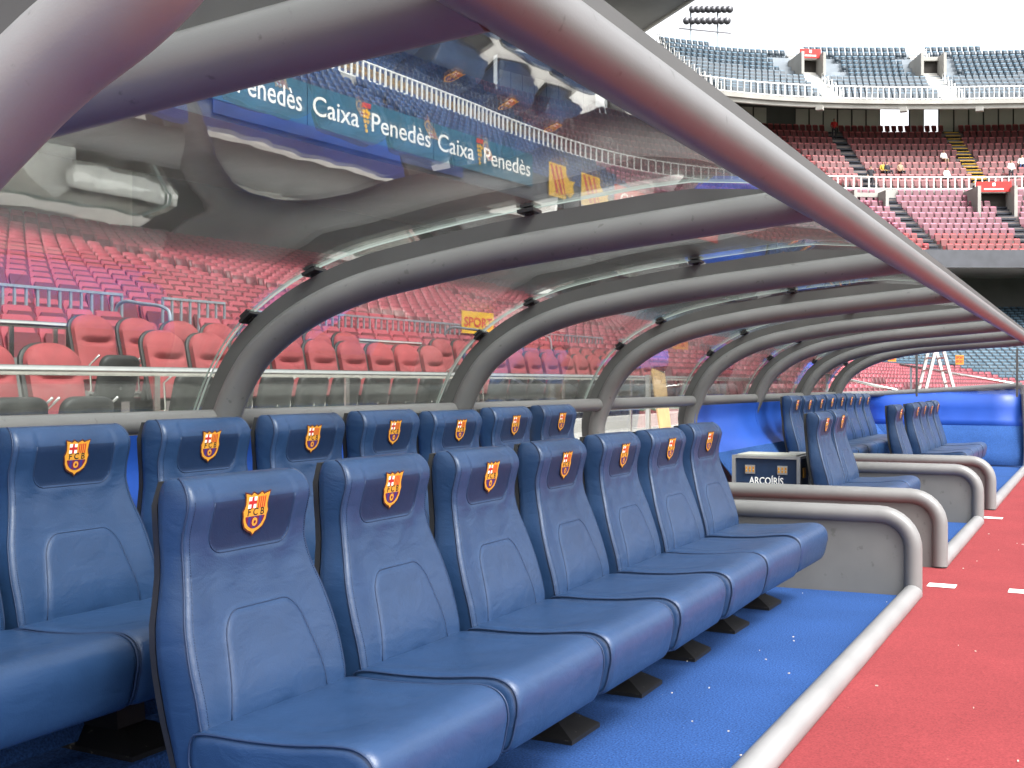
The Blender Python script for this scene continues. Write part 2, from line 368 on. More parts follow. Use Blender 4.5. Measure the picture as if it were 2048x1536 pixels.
# far end wall: vinyl above, carpet skirt below
for nm, m, zs in (('end_lining', blue_vinyl, [(1.12, .0), (.9, .0), (.72, -.02), (.62, -.06)]), ('end_skirt', blue_carpet, [(.62, -.06), (.4, -.16), (.2, -.3), (.02, -.42)])):
    V = []; Fc = []
    xs = np.linspace(-3.55, KX-.05, 6)
    for z, dy in zs:
        for x in xs: V.append((x, END-.03+dy, z+(x+3.55)/2.5*.14*(1 if z > 1 else 0)))
    for j in range(len(zs)-1):
        for q in range(5): Fc.append([j*6+q, (j+1)*6+q, (j+1)*6+q+1, j*6+q+1])
    o = sp(mobj(nm, V, Fc, m, shelter, True)); md = o.modifiers.new('thick', 'SOLIDIFY'); md.thickness = .012; md.offset = 1
sp(smooth_angle(MB().tube(catmull([(KX, END-1.15, .02), (KX, END-.75, .05), (KX-.01, END-.4, .22), (KX-.03, END-.18, .6), (KX-.06, END-.06, 1.0), (KX-.08, END-.04, 1.28)], 5), .05, 12).build('end_pipe', grey_paint, shelter)))
sp(smooth_angle(MB().bar((-.93, 17.98, 1.25), (-.93, 17.98, 1.9), .07, .07).build('end_post', black_pl, shelter), 30))
pane = MB().box((-2.2, 18.35, 1.47), (2.35, .008, .66)); sp(pane.build('end_pane', pane_glass, shelter))
for x in (-1.1, -2.5): sp(MB().bar((x, 18.36, 1.1), (x, 18.36, 1.8), .03).build('pane_post', grey_web, shelter))
for y0, y1 in ((-3., DIV[0]), (DIV[1], DIV[2]), (DIV[3], END-1.15)):
    sp(smooth_angle(MB().tube([(KX, y, .02) for y in np.linspace(y0, y1, 8)], .055, 16).build('kerb_pipe', silver, shelter)))
# floors
FX = -2.27
def floor_blk(name, x0, x1, y0, y1, z0, z1, m):
    o = MB().box(((x0+x1)/2, (y0+y1)/2, (z0+z1)/2), (x1-x0, y1-y0, z1-z0)).build(name, m); o['kind'] = 'structure'; return o
ZB = .104
for y0, y1 in ((-3, DIV[0]), (DIV[1], DIV[2]), (DIV[3], END-.02)):
    FX = -2.27 if y0 == DIV[1] else -2.68
    floor_blk('blue_carpet', FX, KX+.01, y0, y1, -.07, 0, blue_carpet)
    floor_blk('blue_carpet_step', -3.34, FX-.002, y0, y1, -.07, ZB, blue_carpet)
# dividing walls either side of the gangways
for k, y in enumerate(DIV):
    nm = ['beside the end of the row of seven blue seats', 'in front of the navy flight case', 'behind the pair of blue seats', 'in front of the farthest group of blue seats'][k]
    t = tag(empty('divider_wall', (KX, y, 0)), 'low grey divider wall with rounded pipe rim '+nm, 'divider', None)
    yy = lambda x: -SK*(-x)*.75
    path = [(0, 0, .0), (0, 0, .12), (0, 0, .29)]+[(-.2+.2*math.cos(a), yy(-.2+.2*math.cos(a)), .29+.2*math.sin(a)) for a in np.linspace(.15, math.pi/2, 8)]+[(-.9, yy(-.9), .49), (-1.6, yy(-1.6), .49), (-2.05, yy(-2.05), .49)]
    if k == 2: path = path[:-1]+[(-2.2, yy(-2.2), .49)]
    smooth_angle(MB().tube(path, .054, 16).build('pipe_rim', mat('mid_silver_paint', (.205, .204, .202), .38, var=.10, vscale=3, bump=.04, bscale=240, spec=.55, speck=((.15, .15, .145), 34, .70)), t))
    poly = [(p[0]-.0, p[1]-.012, max(p[2], -.05)) for p in path]; poly = [(-.0, -.012, -.03)]+poly[1:]+[(path[-1][0], path[-1][1]-.012, -.03)]
    MB().prism(poly, (0, .024, 0)).build('panel', panel_grey, t)

# ------------------------------------------------------------------ dugout seat
def seat_profile(z):                         # front x, back x, half width
    pf = [(.27, .150), (.36, .152), (.43, .150), (.50, .137), (.60, .108), (.70, .077), (.77, .058), (.83, .046), (.88, .050), (.94, .066), (1.0, .082), (1.05, .070)]
    pb = [(.27, .060), (.45, .018), (.65, -.022), (.85, -.050), (1.05, -.064)]
    pw = [(.27, .285), (.45, .300), (.58, .302), (.68, .288), (.76, .262), (.83, .246), (.92, .248), (1.05, .246)]
    it = lambda P: float(np.interp(z, [p[0] for p in P], [p[1] for p in P]))
    return it(pf), it(pb), it(pw)
def rr_sdf(y, z, cy, cz, hy, hz, r):
    qx = abs(y-cy)-hy+r; qz = abs(z-cz)-hz+r
    return math.hypot(max(qx, 0), max(qz, 0))+min(max(qx, qz), 0)-r
def head_sdf(y, z): return rr_sdf(y, z, 0, .955, .165, .108, .05)
def lumb_sdf(y, z):
    hw = .150+.05*sst(.72, .40, z); return rr_sdf(y*(.19/hw), z, 0, .42, .19, .275, .075)
def front_d(u, y, z):
    d = .009*sst(.60, .95, abs(u))*sst(.30, .45, z)*(1-sst(.70, .85, z))
    d += .014*(1-u*u)*math.exp(-((z-.50)/.11)**2)
    d -= .010*sst(.5, .99, abs(u))*sst(.82, .92, z)
    e = max(0, (abs(u)-.94)/.06); d -= .008*e*e
    h = head_sdf(y, z); l = lumb_sdf(y, z)
    d -= .006*sst(.016, -.012, h); d += .008*sst(.012, -.016, l)
    d += .0020*math.sin(y*38+z*21+2*math.sin(z*19))*math.exp(-((z-.80)/.05)**2)+.0022*math.sin(z*60+y*14)*math.exp(-((z-.40)/.05)**2)
    d -= .012*math.exp(-((y-.02)/.05)**2-((z-.40)/.035)**2)
    return d
def front_x(y, z):
    acc = np.zeros(3)
    for dz in (-.03, -.015, 0, .015, .03): acc += np.array(seat_profile(z+dz))
    xf, xb, hw = acc/5; tt = max(0, (z-.97)/.08); xf -= .052*(1-math.sqrt(max(0, 1-tt*tt)))
    return xf+front_d(max(-1, min(1, y/hw)), y, z)
def contour(sdf, cy, cz, a0, a1, n=60):      # points on sdf=0 around (cy,cz)
    P = []
    for a in np.linspace(a0, a1, n):
        lo, hi = 0, .45
        for _ in range(26):
            m = (lo+hi)/2
            if sdf(cy+m*math.cos(a), cz+m*math.sin(a)) < 0: lo = m
            else: hi = m
        P.append((cy+lo*math.cos(a), cz+lo*math.sin(a)))
    return P
def make_backrest():
    N = 76; zs = list(np.concatenate([np.linspace(.27, 1.0, 110), [1.008, 1.016, 1.024, 1.031, 1.037, 1.042, 1.046, 1.0485, 1.05]]))
    V = []; Fc = []; M = []; ring = None
    sm = lambda z: seat_profile(z)
    for z in zs:
        acc = np.zeros(3)
        for dz in (-.03, -.015, 0, .015, .03): acc += np.array(sm(z+dz))
        xf, xb, hw = acc/5
        tt = max(0, (z-.97)/.08); sh = 1-math.sqrt(max(0, 1-tt*tt)); bb = max(0, (.30-z)/.03)
        xf -= .052*sh; xb += .026*sh; hw -= .022*sh
        R = []
        for k in range(N+1):
            u = -1+2*k/N; y = u*hw
            d = front_d(u, y, z)
            R.append((xf+d, y, z))
        xe = R[-1][0]
        for q in (.12, .4, .7, .92): R.append((xe+(xb-xe)*q, hw+.006*math.sin(q*math.pi), z))
        for u in (.96, .5, 0, -.5, -.96): R.append((xb-.008*(1-u*u), u*hw, z))
        for q in (.92, .7, .4, .12): R.append((xe+(xb-xe)*q, -hw-.006*math.sin(q*math.pi), z))
        b = len(V); V += R; n = len(R)
        if b:
            for k in range(n):
                k2 = (k+1) % n; Fc.append([b-n+k, b-n+k2, b+k2, b+k])
                yc = V[b+k][1]; zc = z; M.append(1 if (k < N and head_sdf((V[b+k][1]+V[b+k2][1])/2, z-.005) < -.0035 and z < .992) else 0)
    n = len(R); Fc.append(list(range(n))[::-1]); M.append(0); Fc.append([len(V)-n+k for k in range(n)]); M.append(0)
    return V, Fc, M, zs, n, N
BV, BF, BM, BZ, BN, BK = make_backrest()
def make_cushion():
    pr = catmull([Vector(p+(0,)) for p in [(.115, .34), (.12, .41), (.16, .432), (.30, .436), (.45, .446), (.56, .460), (.63, .462), (.675, .440), (.692, .395), (.685, .33), (.668, .270), (.64, .246), (.56, .245), (.40, .268), (.20, .298), (.13, .310)]], 4)
    cx, cz = .42, .355; us = [-1, -.996, -.985, -.965, -.93, -.88]+list(np.linspace(-.78, .78, 19))+[.88, .93, .965, .985, .996, 1]
    V = []; Fc = []; n = len(pr); HW = .320
    for u in us:
        e = max(0, (abs(u)-.90)/.10); s = .030*(1-math.sqrt(max(0, 1-e*e)))
        for p in pr:
            dx, dz = p.x-cx, p.y-cz; L = math.hypot(dx/.27, dz/.09) or 1
            x = p.x-s*(1 if dx > 0 else -1)*min(1, abs(dx)/.2); z = p.y-s*(1 if dz > 0 else -1)*min(1, abs(dz)/.05)
            if dz > .04:
                z += -.016*(1-(u/.8)**2)*math.exp(-((x-.34)/.13)**2)*(1 if abs(u) < .8 else 0)
                sl = rr_sdf(u*HW, x, 0, .28, .20, .22, .09); z -= .005*math.exp(-(sl/.005)**2); z += .004*sst(.0, -.03, sl)
            if x > .60 and abs(abs(u)-.80) < .03: x -= .004*math.exp(-((abs(u)-.80)/.012)**2)
            V.append((x, u*HW, z))
    for i in range(len(us)-1):
        for k in range(n): Fc.append([i*n+k, i*n+(k+1) % n, (i+1)*n+(k+1) % n, (i+1)*n+k])
    Fc.append(list(range(n))); Fc.append([(len(us)-1)*n+k for k in range(n)][::-1])
    return V, Fc, pr
CV, CF, CP = make_cushion()
def make_crest():
    mats = [gold, crest_edge, crest_red, crest_white, crest_claret, crest_blue, ink]
    mb = MB(); W = .050
    right = [(.0, .95), (.10, .99), (.32, 1.10), (.52, .97), (.70, 1.04), (.98, 1.10), (.90, .80), (.86, .45), (.92, .22), (1.0, .08), (.93, -.15), (.90, -.45), (.72, -.78), (.42, -.97), (.16, -1.06), (0, -1.22)]
    full = right+[(-x, y) for x, y in right[-2:0:-1]]
    def lay(poly, h, mi, sc=1., th=.0006):
        P = [Vector((0, x*W*sc, y*W*1.02*sc)) for x, y in poly]; P = [p+Vector((h, 0, 0)) for p in P]; mb.prism(P[::-1] if False else P, (th, 0, 0), mi)
    def rect(y0, y1, z0, z1, h, mi): lay([(y0, z0), (y1, z0), (y1, z1), (y0, z1)], h, mi)
    lay(full, 0, 1, 1.09, .0014); lay(full, .0012, 0, 1., .0012)
    h = .0022
    rect(-.70, -.05, .26, .90, h, 3); rect(.05, .70, .26, .90, h, 0)
    rect(-.46, -.29, .26, .90, h+.0006, 2); rect(-.70, -.05, .50, .68, h+.0008, 2)
    for q in range(4): rect(.09+q*.165, .09+q*.165+.08, .26, .90, h+.0006, 2)
    zb = lambda y: -.88*math.sqrt(max(0, 1-(y/.82)**2))-.02
    xs = np.linspace(-.78, .78, 8)
    for q in range(7):
        y0, y1 = xs[q], xs[q+1]; m_ = (y0+y1)/2
        lay([(y0, -.20), (y0, zb(y0)), (m_, zb(m_)), (y1, zb(y1)), (y1, -.20)], h, 5 if q % 2 else 4)
    lay([(.22*math.cos(a), -.52+.24*math.sin(a)) for a in np.linspace(0, 2*math.pi, 14)[:-1]], h+.0006, 0)
    lay([(.10*math.cos(a), -.52+.11*math.sin(a)) for a in np.linspace(0, 2*math.pi, 6)[:-1]], h+.0012, 4)
    V, Fc = text_mesh('F C B', .030, 0, 1.0, .0006)
    mb.add([Vector((h+.0006, v.x, v.y+.0015)) for v in V], [f for f in Fc], 6)
    return mb, mats
def make_seat():
    t = empty('dugout_chair')
    b = mobj('backrest', BV, BF, [leather, leather_head], t, True, BM); smooth_angle(b, 62)
    for k in (0, BK):                        # piping along the front edges and over the top
        pm = MB(); pts = [Vector(BV[i*BN+k])+Vector((-.003, .002*(1 if k else -1), 0)) for i in range(0, len(BZ))]
        pm.tube(pts, .0030, 6); pm.build('piping', piping_m, b, True)
    for sdf, cz, a0, a1 in ((head_sdf, .95, math.pi*.72, math.pi*2.28), (lumb_sdf, .52, -.42, math.pi+.42)):
        pts = [Vector((front_x(y, z)+.0004, y, z)) for y, z in contour(sdf, 0, cz, a0, a1) if .33 < z < .99]
        MB().tube(pts, .0019, 5).build('seam', piping_m, b, True)
    st = MB()
    for k in (2, BK-2):
        for i in range(3, 108, 1):
            p = Vector(BV[i*BN+k]); q = Vector(BV[(i+1)*BN+k]); o = Vector((.0008, 0, 0)); st.bar(p.lerp(q, .2)+o, p.lerp(q, .75)+o, .0016)
    st.build('stitching', piping_m, b)['kind'] = 'stuff'
    mb, ms = make_crest(); c = mb.build('crest', ms, b)
    i0 = min(range(len(BZ)), key=lambda i: abs(BZ[i]-.955)); xc = max(BV[i*BN+BK//2][0] for i in range(len(BZ)) if abs(BZ[i]-.955) < .05)
    c.location = (front_x(0, .945)+.0015, 0, .945); c.rotation_euler = (0, math.radians(11), 0)
    V = []; Fc = []; zs = np.linspace(.245, 1.04, 14)   # moulded shell behind the upholstery
    for z in zs:
        xf, xb, hw = seat_profile(z); hw -= .002; s = .03*sst(1.0, 1.05, z)
        for x, y in ((xb+.002, -hw+s), (xb-.018, -hw+s), (xb-.026, -hw*.6), (xb-.028, 0), (xb-.026, hw*.6), (xb-.018, hw-s), (xb+.002, hw-s)): V.append((x, y, z))
    for i in range(13):
        for k in range(6): Fc.append([i*7+k, (i+1)*7+k, (i+1)*7+k+1, i*7+k+1])
        Fc.append([i*7+6, (i+1)*7+6, (i+1)*7, i*7])
    Fc.append(list(range(7))); Fc.append([13*7+k for k in range(7)][::-1])
    smooth_angle(mobj('back_shell', V, Fc, black_pl, t), 50)
    cu = mobj('cushion', CV, CF, leather, t, True); smooth_angle(cu, 55)
    for s in (-1, 1):
        pm = MB(); pts = [Vector((p.x-.0055*(1 if p.x > .42 else -1), s*.3145, p.y-.0055*(1 if p.y > .355 else -1))) for p in CP]; pm.tube(pts, .0030, 6, closed=True); pm.build('piping', piping_m, cu, True)
    pd = MB().box((.40, 0, .262), (.40, .30, .04)).box((.20, 0, .22), (.13, .10, .10))
    pd.prism([(.16, -.07, .02), (.34, -.07, .02), (.30, -.055, .25), (.16, -.055, .25)], (0, .12, 0))
    pd.build('pedestal', black_st, t)
    MB().add([(.08, -.13, 0), (.46, -.13, 0), (.46, .13, 0), (.08, .13, 0), (.08, -.13, .016), (.46, -.13, .016), (.46, .13, .016), (.08, .13, .016), (.16, -.06, .07), (.36, -.06, .07), (.36, .06, .07), (.16, .06, .07)],
             [[0, 3, 2, 1], [0, 1, 5, 4], [1, 2, 6, 5], [2, 3, 7, 6], [3, 0, 4, 7], [4, 5, 9, 8], [5, 6, 10, 9], [6, 7, 11, 10], [7, 4, 8, 11], [8, 9, 10, 11]]).build('foot_plate', black_st, t)
    return t
seat0 = make_seat(); used = False
def put_seat(x, y, z, label, group):
    global used
    o = copy_tree(seat0) if used else seat0; used = True
    o.location = (x, y, z); o.rotation_euler = (0, random.uniform(-.012, .012)*0, random.uniform(-.022, .022)); o.scale = (1, random.uniform(.985, 1.01), random.uniform(.990, 1.008)); tag(o, label, 'seat', group); return o
FA, BA = 2.14, 3.16
ordn = ['first', 'second', 'third', 'fourth', 'fifth', 'sixth', 'seventh', 'eighth']
for k in range(7):
    put_seat(-FA, 2.50+.688*k, 0, 'blue leather crested seat, %s of the front row before the first divider' % ordn[k]+(', beside the divider' if k == 6 else ''), 'front row of seven blue dugout seats')
for k in range(8):
    put_seat(-BA, 2.80+.657*(k-1), ZB, 'blue leather crested seat, %s of the back row against the blue lining' % ordn[k], 'back row of blue dugout seats')
for k in range(2): put_seat(-FA, 9.92+.66*k, 0, 'blue leather crested seat of the pair beside the flight case, %s one' % ('case-side' if k == 0 else 'divider-side'), 'pair of blue seats by the case')
for k in range(8): put_seat(-BA, 13.2+.64*k, ZB, 'blue crested seat, %s of the far back row of eight' % ordn[k], 'far back row of eight blue seats')
put_seat(-FA, 13.98, 0, 'lone blue seat standing apart before the group of five', 'far front row of blue seats')
for k in range(4): put_seat(-FA, 15.35+.67*k, 0, 'blue seat, %s of the tight far front group' % ordn[k], 'far front row of blue seats')

# ------------------------------------------------------------------ flight case
cs = at_depth(1545, 980, 9.6); cy = 9.55
case = tag(empty('flight_case', (-2.56, 9.98, ZB)), 'navy flight case with aluminium edges lettered ARCOIRIS beside the pair of seats', 'case')
cw, cd, chh = .56, .42, .57                   # x, y, z
MB().box((0, 0, chh/2), (cw-.02, cd-.02, chh-.02)).build('body', case_navy, case)
tr = MB()
for sx in (-1, 1):
    for sy in (-1, 1): tr.box((sx*cw/2, sy*cd/2, chh/2), (.03, .03, chh))
for sz in (.012, chh-.012, .25):
    for sy in (-1, 1): tr.box((0, sy*cd/2, sz), (cw-.032, .024, .024))
    for sx in (-1, 1): tr.box((sx*cw/2, 0, sz), (.024, cd-.032, .024))
tr.build('edge_trim', alu, case)
MB().box((0, 0, chh+.004), (cw-.05, cd-.05, .012)).build('lid', frost, case)
for x in (-.14, .14):
    l = MB().box((x, -cd/2+.004, .45), (.085, .012, .075)).build('latch', alu, case)
    lm = MB()
    for q in (-1, 0, 1): lm.box((x+q*.03, -cd/2-.004, .463), (.014, .006, .022)).box((x+q*.03, -cd/2-.004, .437), (.014, .006, .018))
    lm.build('latch_detail', gold, l)
MB().box((cw/2-.002, 0, .42), (.012, .07, .085)).build('latch', gold, case)
V, Fc = text_mesh('ARCOÍRÍS', .085, .001, .80, .001); MB().add([Vector((v.x, -cd/2+.007-v.z, v.y+.352)) for v in V], Fc).build('lettering', crest_white, case)

# ------------------------------------------------------------------ near end arch
ar = tag(empty('end_arch', (-1.66, 1.05, 0)), 'thick silver grey curved tube bracing the open end of the dugout', 'arch')
ap = catmull([Vector((x, z, 0)) for x, z in [(-1.70, -.02), (-1.70, .6), (-1.68, 1.10), (-1.60, 1.36), (-1.46, 1.535), (-1.30, 1.650), (-1.19, 1.713), (-1.07, 1.768), (-.99, 1.83), (-.935, 1.94)]], 6)
arch_p = [Vector((v.x+1.66, 0, v.y)) for v in ap]
smooth_angle(MB().tube(arch_p, .064, 24).build('arch_tube', silver, ar))
V = []; Fc = []
for i, p in enumerate(arch_p):
    t = (arch_p[min(i+1, len(arch_p)-1)]-arch_p[max(i-1, 0)]).normalized(); nn = Vector((-t.z, 0, t.x))
    V += [p+nn*.055+Vector((0, -.007, 0)), p+nn*.055+Vector((0, .007, 0)), p+nn*.13+Vector((0, -.007, 0)), p+nn*.13+Vector((0, .007, 0))]
for i in range(len(arch_p)-1):
    a = 4*i; Fc += [[a, a+2, a+6, a+4], [a+1, a+5, a+7, a+3], [a+2, a+3, a+7, a+6]]
mobj('arch_web', V, Fc, grey_web, ar)

# ------------------------------------------------------------------ padded guest seats behind the dugout
def round_panel(w0, w1, h, r, n=6):          # outline (y,z), rounded top
    P = [(-w0/2, 0), (w0/2, 0)]
    for a in np.linspace(0, math.pi/2, n): P.append((w1/2-r+r*math.cos(a), h-r*.8+r*.8*math.sin(a)))
    for a in np.linspace(math.pi/2, math.pi, n): P.append((-w1/2+r+r*math.cos(a), h-r*.8+r*.8*math.sin(a)))
    return P
def puffy(poly, th, puff, m, name, parent, loc, rot, crease=None):
    n = len(poly); c = (sum(p[0] for p in poly)/n, sum(p[1] for p in poly)/n); V = []; Fc = []
    for s, x in ((1., 0), (1., th*.7), (.94, th), (.7, th+puff*.6), (.35, th+puff)):
        for p in poly:
            z = c[1]+(p[1]-c[1])*s; xx = x
            if crease and x > th: xx -= .022*math.exp(-((z-crease)/.03)**2)
            V.append((xx, c[0]+(p[0]-c[0])*s, z))
    for j in range(4):
        for k in range(n): Fc.append([j*n+k, j*n+(k+1) % n, (j+1)*n+(k+1) % n, (j+1)*n+k])
    Fc.append(list(range(n))[::-1]); Fc.append([4*n+k for k in range(n)])
    o = mobj(name, V, Fc, m, parent, True); o.location = loc; o.rotation_euler = rot; smooth_angle(o, 50); return o
def loft_back(w0, w1, h, r, th, puff, crease, m, name, parent, loc, rot):
    V = []; Fc = []; NU = 12; zs = list(np.linspace(0, h-r*.8, 26))+[h-r*.8+r*.8*math.sin(a) for a in np.linspace(.2, math.pi/2, 8)]
    for z in zs:
        hw = (w0+(w1-w0)*z/h)/2; t = max(0, (z-(h-r*.8))/(r*.8)); hw -= r*(1-math.sqrt(max(0, 1-t*t))); hw = max(hw, .02); tk = th*(1-.6*sst(.8, 1, z/h))
        R = []
        for k in range(NU+1):
            u = -1+2*k/NU; e = (1-abs(u)**6)*(1-.5*sst(.85, 1., z/h))
            x = tk+puff*e-.040*math.exp(-((z-crease-.03*u*u)/.022)**2)*sst(.80, .62, abs(u))+.014*sst(crease, crease+.05, z)*sst(.72, .6, abs(u))*(1-sst(.75, .95, z/h))
            R.append((x, u*hw, z))
        R += [(0, hw, z), (0, 0, z), (0, -hw, z)]; b = len(V); n = len(R); V += R
        if b:
            for k in range(n): Fc.append([b-n+k, b-n+(k+1) % n, b+(k+1) % n, b+k])
    Fc.append(list(range(n))[::-1]); Fc.append([len(V)-n+k for k in range(n)])
    o = mobj(name, V, Fc, m, parent, True); o.location = loc; o.rotation_euler = rot; return smooth_angle(o, 60)
def make_vip():
    t = empty('guest_seat')
    bp = round_panel(.44, .46, .60, .17)
    loft_back(.43, .46, .60, .18, .045, .03, .345, red_vip, 'backrest', t, (-.06, 0, .38), (0, math.radians(-12), 0))
    puffy(round_panel(.47, .49, .61, .18), .03, .0, dark_shell, 'back_shell', t, (-.095, 0, .375), (0, math.radians(-12), 0))
    u = puffy(round_panel(.44, .44, .42, .10), .05, .02, dark_shell, 'folded_cushion', t, (.10, 0, .20), (0, math.radians(14), 0))
    MB().box((.072, 0, .13), (.012, .02, .02)).build('bolt', chrome, u)
    for s in (-1, 1):
        a = MB(); y = s*.25
        a.tube([(-.05, y, .22), (.06, y, .24), (.12, y, .30), (.10, y, .52), (.22, y, .60)], .010, 8)
        a.tube([(-.02, y-.02, .235), (-.02, y+.02, .235)], .03, 10)
        o = a.build('arm_bracket', chrome, t, True)
        MB().tube([(.09, y-.028, .26), (.09, y+.028, .26)], .034, 10).build('hinge', chrome, o)
    MB().box((-.02, 0, .11), (.06, .40, .22)).box((0, 0, .01), (.2, .44, .02)).build('base', black_st, t)
    return t
vip0 = make_vip(); vused = False
def put_vip(a, y, z, label, group):
    global vused
    o = copy_tree(vip0) if vused else vip0; vused = True
    o.location = (-a, y, z); o.rotation_euler = (0, 0, random.uniform(-.03, .03)); tag(o, label, 'seat', group)
VZ = [.60, .78, .94]
R1, R2, R3 = 6.3, 7.05, 7.95
for y in [Y_on(133, R1)-.56*k for k in (-0, 1, 2)]:
    put_vip(R1, y, VZ[0], 'padded red folding seat in the short row right behind the steel rail', 'guest seats by the rail')
y0 = Y_on(352, R2)
for k in range(22):
    y = y0+.555*k
    if 9 <= k <= 9: continue
    put_vip(R2, y, VZ[1], 'padded red folding seat with dark shell in the lower full row behind the dugout', 'guest seats lower row')
y0 = Y_on(207, R3)
for k in range(26):
    if k in (8, 9, 10): continue
    put_vip(R3, y0+.56*k, VZ[2], 'padded red folding seat in the upper row below the red plastic seats', 'guest seats upper row')
# steps the guest seats stand on
gt = MB()
for a0, a1, z in ((3.75, 5.75, .50), (5.75, 6.65, .60), (6.65, 7.55, .78), (7.55, 8.75, .94)): gt.box((-(a0+a1)/2, 8.2, (z-.08)/2), (a1-a0-.002, 27, z+.08))
tag(gt.build('guest_terrace', concrete), kind='structure')
# steel rail with glass below
def rail(name, a, y0, y1, z, zf, label, posts, r=.032, pane=True, m=chrome):
    t = tag(empty(name, (-a, y0, zf)), label, 'railing')
    smooth_angle(MB().tube([(0, 0, z-zf), (0, (y1-y0)/2, z-zf), (0, y1-y0, z-zf)], r, 12).build('handrail', m, t))
    for y in posts: MB().box((0, y-y0, (z-zf)/2), (.018, .05, z-zf-.01)).build('post', m, t)
    if pane:
        for ya, yb in zip(posts[:-1], posts[1:]): MB().box((0, (ya+yb)/2-y0, (z-zf)/2-.01), (.008, yb-ya-.08, z-zf-.14)).build('glass_pane', pane_glass, t)
RA = 5.55
ps = [Y_on(313, RA)+2.15*k for k in range(-3, 7)]
rail('steel_railing', RA, ps[0]-.6, Y_on(1560, RA), 1.372, .5, 'bright steel handrail with glass panes in front of the padded red seats', [p for p in ps if p < Y_on(1560, RA)])
sa = 8.55
rail('back_railing', sa, Y_on(-150, sa), Y_on(165, sa), 1.29+.105*.62*sa-.02, VZ[2], 'short steel railing beside the upper padded seats with a grey board', [Y_on(22, sa), Y_on(110, sa), Y_on(135, sa)], pane=False)
bdp = MB().box((-8.4, Y_on(60, 8.4), 1.27), (.03, 1.0, .5)); tag(bdp.build('grey_board', panel_grey), 'plain pale grey board behind the padded seats', 'board')
rail('middle_railing', 8.4, Y_on(715, 8.4), Y_on(840, 8.4), 1.29+8.4*.0655, VZ[2], 'short steel rail in the gap of the upper padded row', [Y_on(760, 8.4), Y_on(820, 8.4)], pane=False)
# plywood sheet leaning in the gangway
pb = at_X(1340, 768, -4.75); pl_ = empty('plywood_sheet', (pb.x, pb.y, .5)); tag(pl_, 'bare plywood sheet leaning by the steel rail', 'board')
MB().prism([(0, -.30, 0), (0, .08, 0), (-.14, .16, .92), (-.14, -.26, .98), (-.14, -.30, .93)], (.018, 0, 0)).build('board', ply, pl_)
MB().box((-.16, -.34, .45), (.05, .05, .9)).build('prop', alu, pl_)
# small white crate in the gangway
cp = at_X(1150, 860, -4.4); tag(MB().box((cp.x, cp.y, .60), (.35, .4, .2)).box((cp.x, cp.y, .71), (.37, .42, .02)).build('white_crate', white_paint), 'small white box on the platform behind the back row of seats', 'box')
cp = at_X(300, 830, -4.6); tag(MB().box((cp.x, cp.y, .72), (.5, .9, .03)).box((cp.x, cp.y-.4, .6), (.4, .03, .22)).box((cp.x, cp.y+.4, .6), (.4, .03, .22)).build('low_table', white_paint), 'low white table behind the steel rail', 'table')

# ------------------------------------------------------------------ the stadium bowl
base_pts = [(-23.5, -40), (-23.3, -22), (-22.8, -5), (-22.2, 10), (-21.3, 26), (-20.1, 38), (-19.2, 50), (-18.8, 58), (-17.4, 65.6), (-14.0, 71.2), (-9.4, 75), (-2, 78.8), (8, 82.4), (30, 87)]
BC = catmull([Vector((x, y, 0)) for x, y in base_pts], 24)
BC = np.array([(v.x, v.y) for v in BC]); seg = np.hypot(*np.diff(BC, axis=0).T); BS = np.concatenate([[0], np.cumsum(seg)])
S = np.arange(0, BS[-1], .25); CX = np.interp(S, BS, BC[:, 0]); CY = np.interp(S, BS, BC[:, 1])
tx = np.gradient(CX); ty = np.gradient(CY); tl = np.hypot(tx, ty); tx /= tl; ty /= tl
ker = np.ones(25)/25; tx = np.convolve(np.pad(tx, 12, 'edge'), ker, 'valid'); ty = np.convolve(np.pad(ty, 12, 'edge'), ker, 'valid'); tl = np.hypot(tx, ty); tx /= tl; ty /= tl
NX, NY = -ty, tx
def cpt(s, off): i = np.interp(s, S, np.arange(len(S))); f = lambda A: np.interp(s, S, A); return np.array([f(CX)+f(NX)*off, f(CY)+f(NY)*off])
def s_at_px(x, off, lo=20):
    X = CX+NX*off; Y = CY+NY*off; d = -ST*X+CT*Y; ok = d > 1; pxs = np.where(ok, 1024+FPX*(CT*X+ST*Y)/np.maximum(d, 1), -9e9)
    i = np.argmin(np.abs(pxs-x)+np.where(S < lo, 1e6, 0)); return float(S[i])
def s_at_Y(y, off=0): return float(S[np.argmin(np.abs(CY+NY*off-y))])
def strip(s0, s1, offz, step=1.0):           # surface swept along the bowl; offz: list of (offset, z)
    ss = np.arange(s0, s1+1e-6, step); V = []; Fc = []; n = len(offz)
    for s in ss:
        x, y, a, b = (np.interp(s, S, A) for A in (CX, CY, NX, NY))
        for o, z in offz: V.append((x+a*o, y+b*o, z))
    for i in range(len(ss)-1):
        for k in range(n-1): Fc.append([i*n+k, i*n+k+1, (i+1)*n+k+1, (i+1)*n+k])
    return V, Fc
stag = [0]
def row_positions(off, s0, s1, pitch, aisles=(), aw=.65):
    X = CX+NX*off; Y = CY+NY*off; L = np.concatenate([[0], np.cumsum(np.hypot(np.diff(X), np.diff(Y)))])
    l0, l1 = np.interp([s0, s1], S, L); ls = np.arange(l0+pitch/2+(stag[0] % 2)*pitch/2, l1, pitch); stag[0] += 1; s = np.interp(ls, L, S)
    keep = np.ones(len(s), bool)
    for a in aisles: keep &= np.abs(s-a)*(np.interp(a, S, np.gradient(L, S))) > aw
    s = s[keep]; return np.interp(s, S, X), np.interp(s, S, Y), np.arctan2(-np.interp(s, S, NY), -np.interp(s, S, NX)), s
